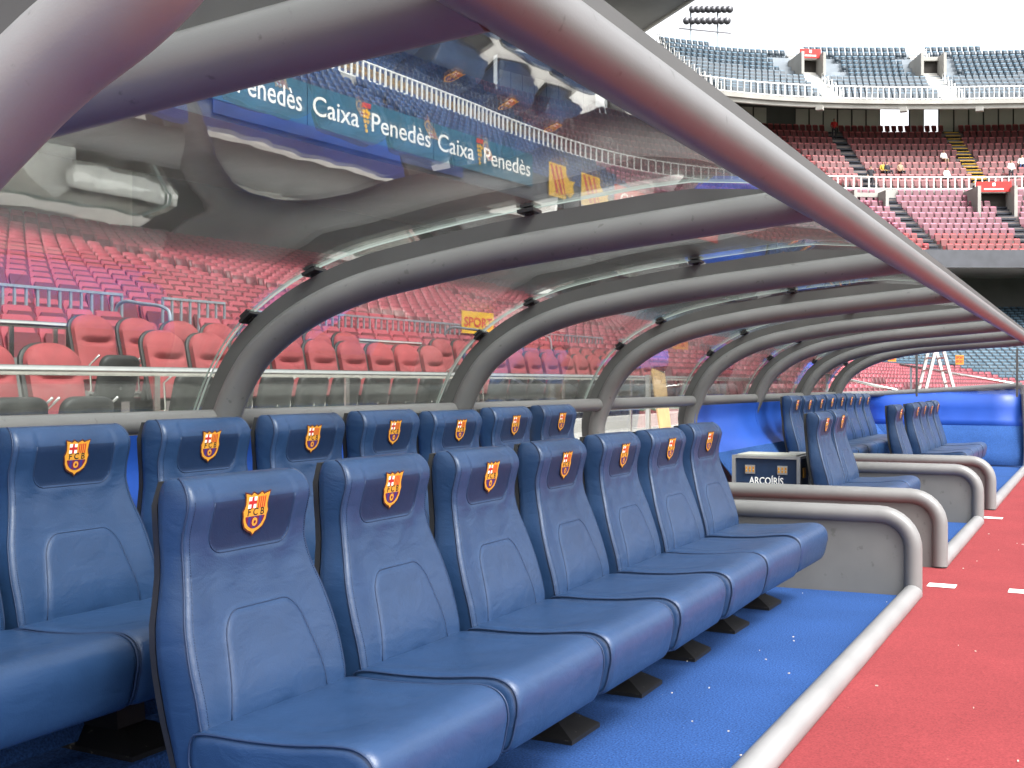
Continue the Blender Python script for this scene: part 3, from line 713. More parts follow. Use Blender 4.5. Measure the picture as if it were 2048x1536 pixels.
# plastic seat templates, facing +x
def tpl_mesh(detail):
    mb = MB()
    if detail:
        P = [(-.175, .40), (.175, .40), (.195, .46), (.205, .71), (.19, .76), (.155, .78), (-.155, .78), (-.19, .76), (-.205, .71), (-.195, .46)]
        mb.prism([(-.02-(z-.36)*.28, y, z) for y, z in P], (-.035, 0, .0), 0)
        Q = [(-.185, .28), (.185, .28), (.195, .66), (.165, .705), (-.165, .705), (-.195, .66)]
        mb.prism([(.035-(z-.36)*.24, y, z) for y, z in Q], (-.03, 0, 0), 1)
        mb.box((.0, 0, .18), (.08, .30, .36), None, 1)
    else:
        mb.prism([(-.02, -.18, .36), (-.02, .18, .36), (-.12, .20, .74), (-.12, .15, .78), (-.12, -.15, .78), (-.12, -.20, .74)], (-.04, 0, 0), 0)
        mb.prism([(.03, -.185, .28), (.03, .185, .28), (-.05, .185, .69), (-.05, -.185, .69)], (-.03, 0, 0), 1); mb.box((.0, 0, .15), (.05, .2, .30), None, 1)
    return np.array(mb.V), mb.F, mb.M
TN = tpl_mesh(True); TF = tpl_mesh(False)
def darker(m):  # folded cushion tone, darkened further to paint the shade between rows
    n = m.name+'_cushion_shade'
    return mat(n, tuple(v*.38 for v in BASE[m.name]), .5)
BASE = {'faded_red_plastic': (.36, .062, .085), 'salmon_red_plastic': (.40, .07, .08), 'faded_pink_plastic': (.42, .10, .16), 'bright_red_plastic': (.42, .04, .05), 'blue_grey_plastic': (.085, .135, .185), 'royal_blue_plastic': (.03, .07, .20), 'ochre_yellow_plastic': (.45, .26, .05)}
near_me = {}
def seat_mesh(m, detail):
    k = (m.name, detail)
    if k not in near_me:
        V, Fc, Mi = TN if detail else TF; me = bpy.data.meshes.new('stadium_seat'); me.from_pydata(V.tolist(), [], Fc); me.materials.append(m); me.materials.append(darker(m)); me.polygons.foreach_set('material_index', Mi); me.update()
        bm = bmesh.new(); bm.from_mesh(me); bmesh.ops.recalc_face_normals(bm, faces=bm.faces); bm.to_mesh(me); bm.free(); near_me[k] = me
    return near_me[k]
def in_view(x, y, z, mar=30):
    d = -ST*x+CT*y; px = 1024+FPX*(CT*x+ST*y)/np.maximum(d, .1); py = 768-FPX*(z-CH)/np.maximum(d, .1)
    return (d > 1) & (px > -mar) & (px < 2048+mar) & (py > -mar) & (py < 1536), d
def place_rows(name, rows, m, label, cat_group, nind, detail=False, vis=None, oname='stadium_seat'):
    """rows: list of (x,y,yaw,z arrays). nearest nind in view become single seats, the rest one mass."""
    X = np.concatenate([r[0] for r in rows]); Y = np.concatenate([r[1] for r in rows]); A = np.concatenate([r[2] for r in rows]); Z = np.concatenate([r[3] for r in rows])
    LB = [r[4] for r in rows for _ in range(len(r[0]))]
    ok, d = in_view(X, Y, Z)
    if vis is not None:
        d_ = np.maximum(d, .1); px = 1024+FPX*(CT*X+ST*Y)/d_; py = 768-FPX*(Z+.6-CH)/d_; ok &= vis(px, py)
    order = np.argsort(np.where(ok, d, 1e9)); ind = [i for i in order[:nind] if ok[i]]; me = seat_mesh(m, detail)
    for i in ind:
        o = bpy.data.objects.new(oname, me); COL.objects.link(o); o.location = (X[i], Y[i], Z[i]); o.rotation_euler = (0, 0, A[i]); tag(o, label+', '+LB[i], 'seat', cat_group)
    rest = np.setdiff1d(np.arange(len(X)), ind)
    if len(rest):
        V, Fc, Mi = TF; c, s = np.cos(A[rest])[:, None], np.sin(A[rest])[:, None]
        P = np.stack([X[rest][:, None]+c*V[None, :, 0]-s*V[None, :, 1], Y[rest][:, None]+s*V[None, :, 0]+c*V[None, :, 1], Z[rest][:, None]+np.broadcast_to(V[None, :, 2], (len(rest), len(V)))], -1).reshape(-1, 3)
        nf = len(Fc); idx = np.array([v for f in Fc for v in f]); k = len(idx); lt = np.array([len(f) for f in Fc])
        allv = (np.arange(len(rest))[:, None]*len(V)+idx[None]).ravel(); tot = np.tile(lt, len(rest)); st = np.concatenate([[0], np.cumsum(tot)[:-1]])
        me = bpy.data.meshes.new(name); me.vertices.add(len(P)); me.vertices.foreach_set('co', P.ravel()); me.loops.add(len(allv)); me.loops.foreach_set('vertex_index', allv.astype(np.int32))
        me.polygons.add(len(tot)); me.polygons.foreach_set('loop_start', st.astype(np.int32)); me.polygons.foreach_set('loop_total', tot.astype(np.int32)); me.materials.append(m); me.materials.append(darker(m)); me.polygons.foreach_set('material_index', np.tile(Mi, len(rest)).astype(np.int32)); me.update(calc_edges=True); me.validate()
        o = bpy.data.objects.new(name, me); COL.objects.link(o); tag(o, label.replace('seat', 'seats', 1)+', the many remaining', 'seats', kind='stuff')

# --- lower tier
SY = lambda y: s_at_Y(y)
S0, S1 = 4., float(S[-1])-1
def lower_row(i):                             # offset from the base curve, floor height
    a = 9.6+.88*i; return a-22.0, 1.12+.172*i+.0014*i*i
low = tag(empty('lower_tier', (-15, 20, 0)), 'lower tier of stepped concrete terracing behind the dugout', 'stand')
def at0(o, e): o.location = -Vector(e.location); return o
offz = []
for i in range(24):
    o, z = lower_row(i)
    offz += [(o-.44, z-.15 if i else 0), (o-.44, z), (o+.44, z)]
V, Fc = strip(S0, S1, offz, 1.0); at0(mobj('terrace', V, Fc, terrace_m, low), low)
sY22 = SY(21)
fr_off = []
for i in range(-6, 0):
    o, z = 9.6+.80*i-22.0, 1.12+.152*i; fr_off += [(o-.42, z-.15 if i > -6 else 0), (o-.42, z), (o+.38, z)]
V, Fc = strip(sY22, S1, fr_off, 1.0); at0(mobj('front_terrace', V, Fc, terrace_m, low), low)
AIS1 = [s_at_px(278, -10.2), s_at_px(1010, -10.2), s_at_px(1470, -10.2)]
AIS1 = [a for a in AIS1]
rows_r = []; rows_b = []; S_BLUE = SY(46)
for i in list(range(-6, 24)):
    o, z = (9.6+.80*i-22.0, 1.12+.152*i) if i < 0 else lower_row(i)
    x, y, a, s = row_positions(o, sY22+1 if i < 0 else S0, S1, .46, AIS1 if i < 22 else ())
    hole = (i in (2, 3)) & (np.zeros(len(s), bool))
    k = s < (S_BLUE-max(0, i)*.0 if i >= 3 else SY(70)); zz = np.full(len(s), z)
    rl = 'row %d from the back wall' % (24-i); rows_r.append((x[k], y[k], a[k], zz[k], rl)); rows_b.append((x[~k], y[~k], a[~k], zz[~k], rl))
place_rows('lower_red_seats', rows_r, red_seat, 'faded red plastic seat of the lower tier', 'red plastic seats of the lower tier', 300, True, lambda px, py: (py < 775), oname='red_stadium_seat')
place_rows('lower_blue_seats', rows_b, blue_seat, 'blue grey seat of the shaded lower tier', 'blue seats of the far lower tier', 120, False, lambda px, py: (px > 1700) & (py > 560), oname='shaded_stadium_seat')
# galvanised fences in the lower tier
FO = 12.0-22.0; ZF = 1.12+.172*2.5
def fence(x0, x1, nm, h=.98):
    s0, s1 = s_at_px(x0, FO), s_at_px(x1, FO); p0 = cpt(s0, FO); p1 = cpt(s1, FO)
    t = tag(empty('steel_fence', (p0[0], p0[1], ZF)), 'galvanised bar fence among the red plastic seats '+nm, 'fence', None)
    d = Vector((p1[0]-p0[0], p1[1]-p0[1], 0)); L = d.length; d.normalize()
    MB().bar((0, 0, h), tuple(d*L+Vector((0, 0, h))), .05, .035).build('top_rail', steel, t); MB().bar((0, 0, .12), tuple(d*L+Vector((0, 0, .12))), .04, .03).build('bottom_rail', steel, t)
    n = max(2, int(L/.17)); me = None
    for k in range(n+1):
        q = d*(L*k/n)
        if me is None:
            b = MB().box((0, 0, h/2), (.024, .035, h-.02)).build('bar', steel, t); me = b.data
        else:
            b = bpy.data.objects.new('bar', me); COL.objects.link(b); b.parent = t
        b.location = q
fence(-120, 240, 'before the first gangway'); fence(318, 452, 'beyond the first gangway'); fence(605, 918, 'ending at the yellow newspaper banner', .95); fence(1095, 1200, 'past the yellow newspaper banner', .9); fence(1240, 1345, 'ending at the orange newspaper banner', .9); fence(1400, 1560, 'past the orange newspaper banner', .9)
def hoop(px, off, z, label, h=.85, l=.9, m=steel, r=.024):
    s = s_at_px(px, off); p = cpt(s, off); n = np.array([np.interp(s, S, NX), np.interp(s, S, NY)])
    t = tag(empty('gangway_handrail', (p[0], p[1], z)), label, 'handrail', 'bent gangway handrails')
    pts = catmull([(0, 0, 0), (0, 0, h*.8), (n[0]*.12, n[1]*.12, h), (n[0]*l*.6, n[1]*l*.6, h*1.08), (n[0]*l, n[1]*l, h*1.12), (n[0]*(l+.15), n[1]*(l+.15), h*.9), (n[0]*(l+.15), n[1]*(l+.15), .1)], 5)
    smooth_angle(MB().tube(pts, r, 8).build('bent_tube', m, t))
for px in (330, 590, 975, 1105): hoop(px, -11.2, 1.45, 'bent galvanised tube handrail at a lower tier gangway')
# yellow and orange newspaper banners on the fence
def cloth_sign(px0, px1, ytop, ybot, off, text, mcloth, mtext, label, lines=1, name='newspaper_banner'):
    s0, s1 = s_at_px(px0, off), s_at_px(px1, off); p0 = cpt(s0, off); p1 = cpt(s1, off); dm = depth_of(((p0+p1)/2))
    zt = CH+(768-ytop)*dm/FPX; zb = CH+(768-ybot)*dm/FPX; W = float(np.hypot(*(p1-p0))); H = zt-zb; ang = math.atan2(p1[1]-p0[1], p1[0]-p0[0])
    t = tag(empty(name, ((p0[0]+p1[0])/2, (p0[1]+p1[1])/2, zb), ang), label, 'banner')
    MB().box((0, 0, H/2), (W, .02, H)).build('cloth', mcloth, t)
    V, Fc = text_mesh(text, H*.42 if lines == 2 else H*.6, .003, 1., .01*H); xs = [v.x for v in V]; k = min(1.6, W*.9/(max(xs)-min(xs)))
    MB().add([Vector((v.x*k, -.015-v.z, v.y+H*.5)) for v in V], Fc).build('lettering', mtext, t)
    return t
cloth_sign(922, 990, 624, 668, FO-.06, 'SPORT', yellow_p, red_p, 'yellow newspaper banner with red lettering SPORT on the fence', 1)
cloth_sign(1346, 1378, 660, 700, FO-.06, 'SPORT\nSPORT', orange_p, red_p, 'orange yellow newspaper banner hung beyond the plywood sheet', 2)
for k, (px, py) in enumerate(((1783, 712), (1918, 718))):
    cloth_sign(px-8, px+8, py-8, py+11, FO-.06, 'SPORT\nSPORT', orange_p, red_p, ['small orange banner in the far red rows before the ladder', 'small orange banner in the far red rows past the ladder'][k], 2)
# --- wall and soffit behind the lower tier
BW = 30.6-22.0
und = tag(empty('stand_undercroft', (-26, 25, 0)), 'pale soffit and dark back wall under the second tier', 'wall')
SOF = 8.62
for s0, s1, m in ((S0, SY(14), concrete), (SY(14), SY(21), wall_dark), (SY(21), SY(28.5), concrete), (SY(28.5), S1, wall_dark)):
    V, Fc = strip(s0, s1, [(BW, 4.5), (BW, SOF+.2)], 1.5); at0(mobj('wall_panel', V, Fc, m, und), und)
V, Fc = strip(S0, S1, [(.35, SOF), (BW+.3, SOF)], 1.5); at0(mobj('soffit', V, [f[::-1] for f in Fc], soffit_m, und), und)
# --- second tier
t2 = tag(empty('second_tier', (-25, 40, 8)), 'second tier of seating with a dark fascia running around the bowl', 'stand')
ZT2 = 9.25
def t2_row(i):
    o = .75+.80*i+(1.5 if i >= 12 else 0); z = ZT2-.25+.40*i+.0065*i*i+(.55 if i >= 12 else 0); return o, z
offz = [(0, 8.5), (0, ZT2+.35), (.14, ZT2+.35), (.14, ZT2-.3)]
V, Fc = strip(S0, S1, offz, 1.0); at0(mobj('fascia', V, Fc, fascia_m, t2), t2)
offz = [(.14, ZT2-.25)]
for i in range(22):
    o, z = t2_row(i)
    if i == 12: offz += [(o-1.9, t2_row(11)[1]), (o-1.9, z-.35), (o-.42, z-.35), (o-.42, z), (o+.38, z)]
    else: offz += [(o-.42, offz[-1][1]), (o-.42, z), (o+.38, z)]
zt2top = offz[-1][1]
V, Fc = strip(S0, S1, offz, 1.0); at0(mobj('terrace', V, Fc, terrace_m, t2), t2)
OW = t2_row(21)[0]+1.0
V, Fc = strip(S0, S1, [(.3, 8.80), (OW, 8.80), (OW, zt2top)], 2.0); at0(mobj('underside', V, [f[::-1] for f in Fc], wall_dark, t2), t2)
V, Fc = strip(S0, s_at_px(1175, 12, 60), [(OW+.05, zt2top-.5), (OW+.05, zt2top+3), (OW-6, zt2top+4.2), (OW-6, zt2top+12)], 1.5); at0(mobj('upper_wall', V, Fc, wall_dark, t2), t2)
SR = s_at_px(1290, 6, 60)                                   # blue seats before this, red after it
A2 = [s_at_px(1741, t2_row(12)[0]), s_at_px(1968, t2_row(12)[0]), s_at_px(1500, 10, 60), SY(24), SY(41)]
A2L = [s_at_px(1884, .8), s_at_px(2085, .8), SY(24), SY(41)]
cls = {k: [] for k in ('red', 'pink', 'deep', 'royal', 'yellow')}
for i in range(22):
    o, z = t2_row(i); x, y, a, s = row_positions(o, S0, S1, .52, A2 if i >= 12 else A2L, .6); zz = np.full(len(s), z); far = s > SR
    key = 'red' if i >= 12 else ('deep' if i < 4 else 'pink'); ky = 'yellow' if i in (13, 14) else 'royal'
    rl = 'row %d above the %s' % ((i-11, 'white walkway rail') if i >= 12 else (i+1, 'balcony fascia')); cls[key].append((x[far], y[far], a[far], zz[far], rl)); cls[ky].append((x[~far], y[~far], a[~far], zz[~far], rl))
beamline = lambda px, py: (py < 768-.76*(2203-px)-10)
place_rows('tier_red_seats', cls['red'], red_tier2, 'salmon red seat of the second tier', 'red seats of the far second tier', 300, False, beamline, oname='salmon_stadium_seat')
place_rows('tier_pink_seats', cls['pink'], pink_seat, 'faded pink seat of the second tier', 'pink seats of the far second tier', 300, False, beamline, oname='pink_stadium_seat')
place_rows('tier_bright_seats', cls['deep'], deepred_seat, 'bright red seat of the second tier', 'bright red seats of the far second tier', 300, False, beamline, oname='bright_stadium_seat')
place_rows('tier_blue_seats', cls['royal'], royal_seat, 'royal blue seat above the bank banners', 'royal blue seats of the second tier', 200, False, lambda px, py: py > 60, oname='royal_stadium_seat')
place_rows('tier_yellow_seats', cls['yellow'], yellow_seat, 'ochre yellow seat of the second tier', 'yellow seats of the second tier', 100, False, lambda px, py: py > 60, oname='yellow_stadium_seat')
def curve_rail(name, s0, s1, off, z, h, m, parent, sp_=.35, r=.035, rb=.022):
    ss = np.arange(s0, s1, 1.0); P = [Vector((*cpt(s, off), z+h)) for s in ss]
    at0(MB().tube(P, r, 6).tube([p-Vector((0, 0, h*.86)) for p in P], r*.8, 6).build(name, m, parent), parent)
    mb = MB()
    for s in np.arange(s0, s1, sp_):
        q = cpt(s, off); mb.box((q[0], q[1], z+h/2), (rb*2, rb*2, h))
    o = at0(mb.build('balusters', m, parent), parent); o['kind'] = 'stuff'
om, zm = t2_row(12); curve_rail('walkway_rail', S0, S1, om-1.85, zm-.35, .95, white_paint, t2, .42, .05, .04)
V, Fc = strip(S0, S1, [(om-2.0, t2_row(11)[1]), (om-2.0, zm-.30), (om-1.8, zm-.30)], 1.5); at0(mobj('walkway_kerb', V, Fc, concrete, t2), t2)
def stairs(aisle_s, rows, fn, m, w, name, parent, yw=None):
    mb = MB()
    for i in rows:
        for h in (0, 1):
            o, z = fn(i); o2, z2 = fn(min(i+1, rows[-1])); oo = o-.2+h*.4; zz = z+h*(z2-z)/2 if i != rows[-1] else z
            q = cpt(aisle_s, oo); n = math.atan2(np.interp(aisle_s, S, NY), np.interp(aisle_s, S, NX))
            mb.box((q[0], q[1], zz+.03), (.40, w, .12), Matrix.Rotation(n, 3, 'Z'))
            if yw: mb.box((q[0]-.19*math.cos(n), q[1]-.19*math.sin(n), zz+.075), (.14, w, .05), Matrix.Rotation(n, 3, 'Z'), 1)
    at0(mb.build(name, [m, yellow_p], parent), parent)
stairs(A2[0], list(range(12, 22)), t2_row, dark_step, 1.1, 'stair', t2)
stairs(A2[1], list(range(12, 22)), t2_row, dark_step, 1.1, 'stair', t2, True)
stairs(A2L[0], list(range(0, 12)), t2_row, dark_step, 1.1, 'stair', t2)
stairs(A2L[1], list(range(0, 12)), t2_row, dark_step, 1.1, 'stair', t2)
# red lettered board over the vomitory in the pink block
def vomitory(parent, s, off, z, w, h, d, wallm, sign=None, label=None):
    q = cpt(s, off); n = math.atan2(np.interp(s, S, NY), np.interp(s, S, NX)); R = Matrix.Rotation(n, 3, 'Z'); P = lambda x, y, zz: R @ Vector((x, y, 0))+Vector((q[0], q[1], zz))
    o = MB()
    for k in (-1, 1): o.box(P(d/2-.6, k*(w/2+.12), z+h/2), (d+1.2, .22, h), R)
    o.box(P(d/2, 0, z+h-.15), (d, w, .3), R); v = at0(o.build('vomitory', wallm, parent), parent)
    b = MB().box(P(.35, 0, z+h*.42), (.1, w-.02, h*.80), R).build('doorway', ink, v)  # solid black block paints the dark of the opening
    if sign:
        e = tag(empty('entrance_sign', (q[0], q[1], z+h), n), label, 'sign'); MB().box((-.45, 0, .05), (.08, w+.2, .7)).build('board', red_p, e)
        MB().box((-.50, 0, .2), (.02, .2, .22)).box((-.50, 0, -.12), (.02, w*.6, .1)).build('lettering', crest_white, e)
vomitory(t2, s_at_px(1985, t2_row(9)[0]), t2_row(9)[0], t2_row(9)[1]-.6, 2.2, 2.2, 1.6, concrete, True, 'red entrance sign above the doorway in the pink block of seats')
vomitory(t2, s_at_px(1722, t2_row(11)[0]), t2_row(10)[0], t2_row(10)[1]-.6, 2.0, 1.5, 1.4, concrete)

# --- wall under the third tier with frosted panes
t3 = tag(empty('third_tier', (-20, 85, 21)), 'top tier of blue grey seats with pale concrete edge and white railing', 'stand')
S3 = s_at_px(1175, 12, 60)
zpan = zt2top+.45; pane_me = {}; run = None; PH = 1.75
sv = row_positions(OW, S3, S1, 1.15)[3]
def open_at(px): return 1772 < px < 1806 or 1858 < px < 1882 or 1195 < px < 1222
def dark_at(px): return 1548 < px < 1600
V, Fc = strip(S3, S1, [(OW+.05, zt2top-.5), (OW+.05, zpan), (OW+.25, zpan)], 1.5); at0(mobj('rear_wall', V, Fc, wall_dark, t3), t3)
for s in sv:
    q = cpt(s, OW); n = math.atan2(np.interp(s, S, NY), np.interp(s, S, NX)); px = px_of((q[0], q[1], zpan))[0]
    if open_at(px): continue
    for nm, m, d in (('wall_backing', wall_dark, (.06, 1.2, 3.4)),)+((() if dark_at(px) else (('wall_pane', frost, (.05, 1.02, PH)),))):
        if nm not in pane_me:
            o = MB().box((.12 if nm == 'wall_backing' else 0, 0, d[2]/2), d).build(nm, m, t3); pane_me[nm] = o.data
        else:
            o = bpy.data.objects.new(nm, pane_me[nm]); COL.objects.link(o); o.parent = t3
        o.location = Vector((q[0], q[1], zpan))-Vector(t3.location); o.rotation_euler = (0, 0, n)
# third tier: front edge offset, rows
O3 = 13.0; Z3 = 22.1
def t3_row(i): return O3+1.2+.74*i, Z3+.10+.40*i+.008*i*i
V, Fc = strip(S3, S1, [(O3+2, Z3+.25), (O3+.1, Z3-.70), (O3, Z3-.65), (O3, Z3-.35), (O3-.2, Z3-.35), (O3-.2, Z3-.05), (O3+.3, Z3-.05)], 1.0); at0(mobj('balcony_edge', V, Fc, concrete, t3), t3)
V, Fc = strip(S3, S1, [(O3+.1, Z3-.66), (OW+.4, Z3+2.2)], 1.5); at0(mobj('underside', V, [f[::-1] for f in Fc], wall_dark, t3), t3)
offz = [(O3+.3, Z3-.05)]
NR3 = 13
for i in range(NR3):
    o, z = t3_row(i); offz += [(o-.40, offz[-1][1]), (o-.40, z), (o+.34, z)]
offz += [(offz[-1][0]+.4, offz[-1][1]), (offz[-1][0]+.4, Z3+4.2)]
V, Fc = strip(S3, S1, offz, 1.0); at0(mobj('terrace', V, Fc, terrace_blue, t3), t3)
curve_rail('front_rail', S3, S1, O3+.1, Z3-.05, 1.0, white_paint, t3, .32, .05, .03)
for s in np.arange(S3+3, S1, 4.6):            # small brackets / lamps under the edge
    q = cpt(s, O3-.05); at0(MB().box((q[0], q[1], Z3-.75), (.5, .5, .3)).build('edge_bracket', concrete, t3), t3)
A3 = [s_at_px(1440, O3+.5, 60), s_at_px(1672, O3+.5, 60), s_at_px(1912, O3+.5, 60)]
r3 = []
for i in range(NR3):
    o, z = t3_row(i); aw = .85
    x, y, a, s = row_positions(o, S3+.5, S1, .50, A3, aw)
    if 6 <= i <= 10:
        kk = np.ones(len(s), bool)
        for q in A3[1:]: kk &= ~((s-q < 2.6/1.3) & (s-q > -1.7/1.3))
        x, y, a, s = x[kk], y[kk], a[kk], s[kk]
    if i == NR3-1:
        kk = (np.sin(s*.9)+np.sin(s*.37)) > -.4; x, y, a, s = x[kk], y[kk], a[kk], s[kk]
    r3.append((x, y, a, np.full(len(s), z), 'row %d behind the front railing' % (i+1)))
place_rows('top_blue_seats', r3, blue_seat, 'blue grey seat of the open top tier', 'blue seats of the top tier', 300, False, beamline, oname='blue_stadium_seat')
for k, q in enumerate(A3):
    stairs(q, list(range(NR3)), t3_row, step_m, 1.3, 'stair', t3)
    n = np.array([np.interp(q, S, NX), np.interp(q, S, NY)]); tn = np.array([-n[1], n[0]])
    for i in range(0, NR3, 1):
        if k and 6 <= i <= 9: continue
        o, z = t3_row(i); p = cpt(q, o)-tn*.75
        at0(MB().tube([(p[0], p[1], z), (p[0], p[1], z+.95), (p[0]+n[0]*.5, p[1]+n[1]*.5, z+1.0), (p[0]+n[0]*.5, p[1]+n[1]*.5, z+.3)], .04, 6).build('stair_handrail', white_paint, t3), t3)
    if k:
        o, z = t3_row(7)
        vomitory(t3, q, o, z-.1, 1.5, 1.75, 2.2, concrete, k == 1, 'red entrance sign at the doorway in the top tier')

# ------------------------------------------------------------------ banners on the second tier fascia
def fascia_banner(s0, s1, zb, zt, segs, m, name, label, mt=None, off=-.08):
    p0 = cpt(s0, off); p1 = cpt(s1, off); W = float(np.hypot(*(p1-p0))); ang = math.atan2(p1[1]-p0[1], p1[0]-p0[0]); H = zt-zb
    t = tag(empty(name, ((p0[0]+p1[0])/2, (p0[1]+p1[1])/2, zb), ang), label, 'banner')
    MB().box((0, 0, H/2), (W, .04, H)).build('cloth', m, t)
    for txt, x, size, wmax, mm in segs:
        V, Fc = text_mesh(txt, size, .004, 1., .004*size); xs = [v.x for v in V]; k = wmax*W/(max(xs)-min(xs))
        MB().add([Vector((v.x*k+x*W, -.03-v.z, v.y+H*.5)) for v in V], Fc).build('lettering', mm, t)
    return t, W, H
def grapes(t, x, H):
    g = MB()
    for (gx, gz) in ((-.10, .62), (.04, .64), (.15, .60), (-.07, .50), (.07, .50), (-.04, .38), (.10, .38), (.0, .26), (.03, .15)):
        g.prism([(x+gx+.07*math.cos(a), -.03, H*.12+gz*H+.07*math.sin(a)) for a in np.linspace(0, 2*math.pi, 8)[:-1]], (0, -.01, 0))
    g.build('grape_emblem', yellow_p, t); MB().prism([(x-.2, -.03, H*.84), (x+.22, -.03, H*.84), (x+.26, -.03, H*.97), (x-.16, -.03, H*.97)], (0, -.01, 0)).build('emblem_bar', red_p, t)
bz0, bz1 = 9.0, 10.25
sA, sB, sC, sD = s_at_px(612, 0), s_at_px(866, 0), s_at_px(948, 0), s_at_px(1062, 0)
t, W, H = fascia_banner(sA+.05, sB, bz0, bz1, [('Caixa', -.30, .85, .34, crest_white), ('Penedès', .22, .85, .50, crest_white)], teal, 'bank_banner', 'teal bank banner lettered Caixa Penedès nearest the grey rib on the balcony'); grapes(t, -.075*W, H)
t, W, H = fascia_banner(sB+.05, sD, bz0, bz1, [('Caixa', -.30, .85, .34, crest_white), ('Penedès', .22, .85, .50, crest_white)], teal, 'bank_banner', 'teal bank banner lettered Caixa Penedès next to the yellow striped flags'); grapes(t, -.075*W, H)
fascia_banner(s_at_px(285, 0), s_at_px(606, 0), bz0, bz1, [('Caixa', -.28, .9, .26, crest_white), ('Penedès', .24, .9, .44, crest_white)], teal, 'bank_banner', 'teal bank banner partly hidden behind the thick grey rib')
fascia_banner(s_at_px(420, 0), s_at_px(925, 0), 8.62, 8.98, [], blue_board, 'blue_board', 'plain dark blue board hung under the teal bank banners')
def pennant(px0, px1, label):
    s0, s1 = s_at_px(px0, 0), s_at_px(px1, 0); p0 = cpt(s0, -.12); p1 = cpt(s1, -.12); W = float(np.hypot(*(p1-p0))); ang = math.atan2(p1[1]-p0[1], p1[0]-p0[0])
    t = tag(empty('striped_flag', (p0[0], p0[1], 8.85), ang), label, 'flag', 'striped flags'); H = 1.35; w = W*.62
    MB().prism([(0, 0, 0), (w, 0, .0), (w*1.02, 0, .25), (w*1.25, 0, .1), (w*1.5, 0, .35), (w*1.42, 0, .62), (w*1.55, 0, .85), (w*1.2, 0, .8), (w, 0, 1.05), (w, 0, H), (0, 0, H)], (0, -.02, 0)).build('cloth', yellow_p, t)
    for q in range(3): MB().prism([(.06*w+q*.26*w, -.025, H*.94), (.16*w+q*.26*w, -.025, H*.94), (min(.98*w, .55*w+q*.26*w), -.025, H*.12), (min(.92*w, .42*w+q*.26*w), -.025, H*.12)], (0, -.008, 0)).build('stripe', red_p, t)
pennant(1090, 1148, 'yellow flag with red diagonal stripes and ragged edge beside the teal banners'); pennant(1158, 1216, 'yellow flag with red diagonal stripes beside the red bank banner')
fascia_banner(s_at_px(1228, 0), s_at_px(1432, 0), 8.85, 10.2, [('CAIXA CATALUNYA', .0, 1.0, .92, crest_white)], red_p, 'red_bank_banner', 'red bank banner with white capitals beyond the striped flags')

# ------------------------------------------------------------------ main stand roof slab
C0 = at_z(1281, 70, 30.5); C1 = at_z(1395, -3, 30.5); dd = (C1-C0); far1 = C1+dd*2.2
rf = tag(empty('stand_roof', (C0.x, C0.y, 30.5)), 'grey cantilevered roof slab jutting over the main stand', 'roof')
poly = [C0, far1, far1+Vector((-16, -22, 0)), far1+Vector((-34, -14, 0)), C0+Vector((-24, -2, 0))]
MB().prism([p-C0 for p in poly], (0, 0, 1.1)).build('slab', mat('roof_concrete', (.24, .24, .235), .85, var=.1, vscale=.3), rf)
MB().bar((-.3, -.2, -.02), tuple(far1-C0+Vector((-.3, -.2, -.02))), .25, .3).build('edge_beam', concrete, rf)
for p in ((C0.x-20, C0.y-8), (C0.x-24, C0.y-18)): MB().bar((p[0]-C0.x, p[1]-C0.y, -30.5), (p[0]-C0.x, p[1]-C0.y, 0), 1.0).build('column', concrete, rf)
# ------------------------------------------------------------------ floodlights behind the top tier
FD = 99.
fl = at_depth(1410, 62, FD); L = empty('floodlight_bank', (fl.x, fl.y, 0), TH); tag(L, 'bank of dark floodlights on a frame above the top tier', 'floodlights')
pxm = FD/FPX
for y, x0, x1 in ((20, 1384, 1458), (43, 1372, 1453)):
    zz = CH+(768-y)*pxm
    MB().bar(((x0-1412)*pxm, 0, zz), ((x1-1408)*pxm, 0, zz), .14).build('crossbar', lamp_m, L)
    for k in range(8):
        x = (x0+(x1-x0)*k/7-1410)*pxm; o = MB().tube([(x, .15, zz+.05), (x, -.25, zz-.02), (x, -.32, zz-.04)], [.16, .30, .33], 10).build('lamp', lamp_m, L, True)
MB().bar(((1358-1410)*pxm, .1, CH+(768-56)*pxm), ((1462-1410)*pxm, .1, CH+(768-66)*pxm), .09).build('platform', lamp_m, L)
for x in (1382, 1436): MB().bar(((x-1410)*pxm, .2, 0), ((x-1410)*pxm, .2, CH+(768-20)*pxm), .13).build('mast', steel, L)

# ------------------------------------------------------------------ stepladder beyond the far end
lp = at_depth(1867, 768, 24.); ld = tag(empty('stepladder', (lp.x, lp.y, -.01), TH+.1), 'aluminium stepladder standing open beyond the far end of the dugout', 'ladder')
hT = CH+(768-690)*24/FPX
for s in (-1, 1):
    wb = .55; lm = MB()
    for q in (-.16, .16):
        lm.bar((s*.62, q-.16, 0), (s*.06, q-.1, hT), .04, .06)
    lm.build('stile_pair', alu, ld)
    for k in range(1, 8):
        f = k/8; x = s*(.62-.56*f); MB().bar((x, -.32+.06*f, hT*f), (x, .0+.06*f, hT*f), .035).build('rung', alu, ld)
for k, (a, b) in enumerate((((1800, 728, 25.), (2036, 768, 23.)), ((1640, 746, 22.), (1795, 780, 20.5)))):
    A = at_depth(*a); B = at_depth(*b); t = tag(empty('sloping_handrail', (A.x, A.y, -.01)), ['sloping silver handrail passing behind the stepladder', 'sloping silver handrail coming off the end of the steel rail'][k], 'handrail')
    MB().tube([(0, 0, A.z), tuple(B-Vector((A.x, A.y, 0)))], .028, 8).build('tube', chrome, t, True)
    for q in (.1, .9):
        p = Vector((0, 0, A.z)).lerp(B-Vector((A.x, A.y, 0)), q); MB().bar((p.x, p.y, 0), tuple(p), .04).build('post', steel, t)

